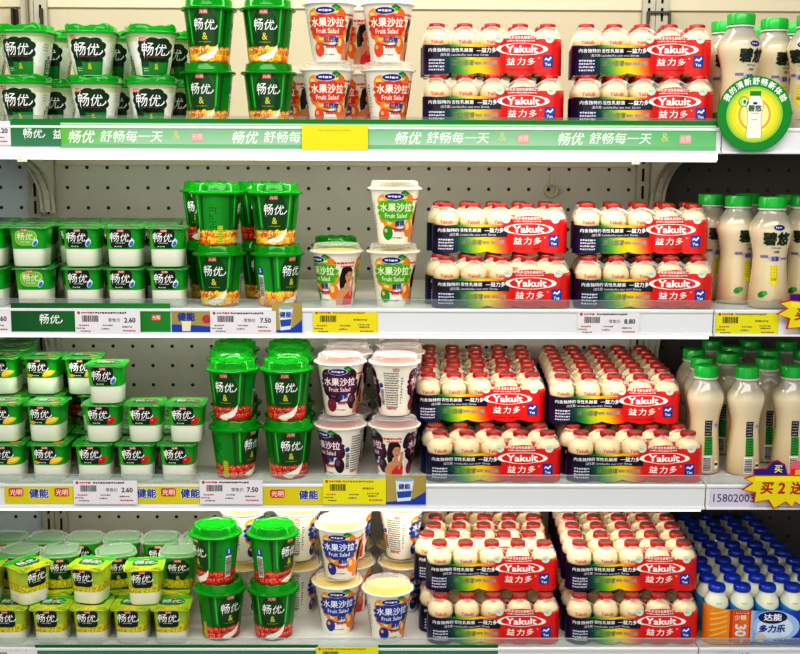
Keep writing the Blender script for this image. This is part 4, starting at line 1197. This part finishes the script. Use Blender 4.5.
# round sign over the top rail
c = at(754.5, 114, -.012); t = empty('round_sign', (c.x, -.012, c.z)); tag(t, 'round green sign with a bottle picture clipped on the top rail', 'sign')
RS = 53.0
bm = bmesh.new()
A = [bm.verts.new((RS*math.cos(2*PI*k/48)*M, 0, RS*math.sin(2*PI*k/48)*M)) for k in range(48)]; B = [bm.verts.new((v.co.x, .0008, v.co.z)) for v in A]
for k in range(48): bm.faces.new((A[k], B[k], B[(k+1) % 48], A[(k+1) % 48]))
bm.faces.new(A); bm.faces.new(B[::-1])
mesh_obj('card', bm, mat('sign_green', '0c8a34', .35), t, False)
a = Art()
a.ell(0, 0, RS*.97, RS*.97, '0d9238', 1, 48); a.ell(0, -1, RS*.76, RS*.74, '9ccf3a', 2, 40)
for k, (cc, q) in enumerate((('c8dc40', .70), ('f0e030', .62), ('f6ee60', .52), ('f4b030', .44), ('faf4a0', .38))):
    a.ell(0, -1, RS*q, RS*q*.98, cc, 3+k, 40)
s = '我的清新舒畅新体验'
for k, ch in enumerate(s):
    an = PI*.5+(4-k)*.262
    a.text(ch, RS*.865*math.cos(an), RS*.865*math.sin(an), 10.5, 'f2f8ee', 4, .03, ang=an-PI/2)
bp = bottle_profile(); k = .40
pts = [(r*k, z*k-34) for r, z in bp]; a.poly([(-x, z) for x, z in pts[::-1]]+pts, '8aa088', 9)
a.poly([(-x*.93, z) for x, z in pts[::-1]]+[(x*.93, z) for x, z in pts], 'eef0e4', 10)
a.rect(0, 28.6, 15.5, 6.5, '12903c', 11); a.text('碧悠', 0, 8, 9.5, '3a5a40', 12, .03); a.ell(0, 15, 3.2, 1.8, '26287a', 12)
a.dashes(0, 1, 10, 1.2, '8a9a8a', 12); a.rect(0, -8, 8, .8, '8a9a8a', 12)
a.ell(-16, 17, 7.6, 7.6, '2c8c3c', 9); a.ell(-16, 17, 6.8, 6.8, 'b8e080', 10); a.ell(-15, 17, 3.4, 4.6, 'f0f4e0', 11); a.ell(-15, 17, 2.2, 3, '3a8a40', 12)
a.build('print', flatmap, t, PAPER, step=0, lay=.05)
bm = bmesh.new(); box(bm, -.012, .012, .0009, .011, -.046, -.028); mesh_obj('clip', bm, mat('clip_clear', 'd8dcd8', .2), t, False)

# top-shelf rail of the right bay: cream strip end
# small things on the wall: hook bracket above packs, round peg
p = at(551, 190, YW); t = empty('wall_hook', (p.x, YW, p.z)); tag(t, 'pale round hook hanging on punched wall above second shelf packs', 'hook')
bm = bmesh.new(); seg = 20; 
for k in range(seg):
    a0, a1 = 2*PI*k/seg, 2*PI*(k+1)/seg
    prev = []
    for an in (a0, a1):
        prev.append([bm.verts.new(((.011+.0028*math.cos(q))*math.cos(an), -.006+.0028*math.sin(q), (.011+.0028*math.cos(q))*math.sin(an))) for q in (2*PI*j/8 for j in range(8))])
    for j in range(8): bm.faces.new((prev[0][j], prev[0][(j+1) % 8], prev[1][(j+1) % 8], prev[1][j]))
bmesh.ops.remove_doubles(bm, verts=bm.verts, dist=1e-5)
mesh_obj('ring', bm, mat('ring_cream', 'c8c2a4', .35), t)
bm = bmesh.new(); box(bm, -.003, .003, -.006, 0, .012, .028); mesh_obj('stem', bm, mat('ring_cream'), t, False)
# arms on the upper wall
for k, (x, y0, y1, lab) in enumerate(((13, 8, 30, 'left'), (28, -8, 26, 'tall middle'), (42, 8, 32, 'right'))):
    a0, b0 = at(x, y1, YW-.02), at(x, y0, YW-.02)
    bm = bmesh.new(); box(bm, -.0018, .0018, -.004, .0185, 0, b0.z-a0.z, .0008); box(bm, .0019, .0046, .010, .0185, 0, b0.z-a0.z)
    o = mesh_obj('bracket_arm', bm, mat('arm_dark', '3a342a', .5) if k != 1 else mat('arm_cream', '8c8468', .5), None, False); o.location = a0
    tag(o, f'{lab} one of three slim metal arms on wall behind the tubs', 'bracket arm', 'slim arms on the upper wall')
p = at(659, 24, YW-.02); t = empty('wall_bracket', (p.x, YW, p.z)); tag(t, 'dark metal loop bracket on the wall above the drink packs', 'bracket')
bm = bmesh.new(); wv = .0175
box(bm, -.021, -.017, -.02, -.007, -.03, .022); box(bm, .017, .021, -.02, -.007, -.03, .022); box(bm, -.017, .017, -.02, -.007, .018, .022); box(bm, -.016, .016, -.012, -.007, -.03, .010)
mesh_obj('loop', bm, mat('loop_dark', '4c463a', .5), t, False)

# ================================================================== LIGHT
def area(name, loc, rot, sx, sy, e, col=(1, 1, 1), spread=180):
    l = bpy.data.lights.new(name, 'AREA'); l.shape = 'RECTANGLE'; l.size = sx; l.size_y = sy; l.energy = e; l.color = col; l.spread = R(spread)
    o = bpy.data.objects.new(name, l); COL.objects.link(o); o.location = loc; o.rotation_euler = rot
    return o
WARM = (1, .975, .92)
mx = (XJL+XJ)/2; mw = XJ-XJL-.04
for i in range(3):
    area('shelf_light', (mx, .030, SH[i]-RAIL_HS[i]+.012), (R((28, 48, 55)[i]), 0, 0), mw, .014, (.75, .85, 1.0)[i], WARM)
area('right_bay_fill', ((XJ+XR)/2, .03, SH[1]-RAIL_HS[1]+.012), (R(28), 0, 0), XR-XJ-.05, .014, .05, WARM)  # weak fill added in the right bay, which has no tube
# shop ceiling light in front and above, then an added low frontal fill
area('aisle_light', (-.1, -1.25, 2.35), (R(42), 0, 0), 2.6, .5, 21, (1, .985, .95))
area('front_fill', (.0, -2.6, 1.5), (R(86), 0, 0), 3.2, 1.6, 12, (1, .98, .95))
# unseen area light over the top shelf
area('top_area_light', (mx, .06, 1.62), (R(12), 0, 0), mw+.3, .08, 2.2, WARM)
w = bpy.data.worlds.new('world'); scn.world = w; w.use_nodes = True
w.node_tree.nodes['Background'].inputs[0].default_value = (1, .98, .95, 1); w.node_tree.nodes['Background'].inputs[1].default_value = .32
scn.view_settings.view_transform = 'Standard'
scn.view_settings.look = 'High Contrast'
scn.view_settings.exposure = 0.0
scn.cycles.max_bounces = 8; scn.cycles.transparent_max_bounces = 16
scn.cycles.use_denoising = True
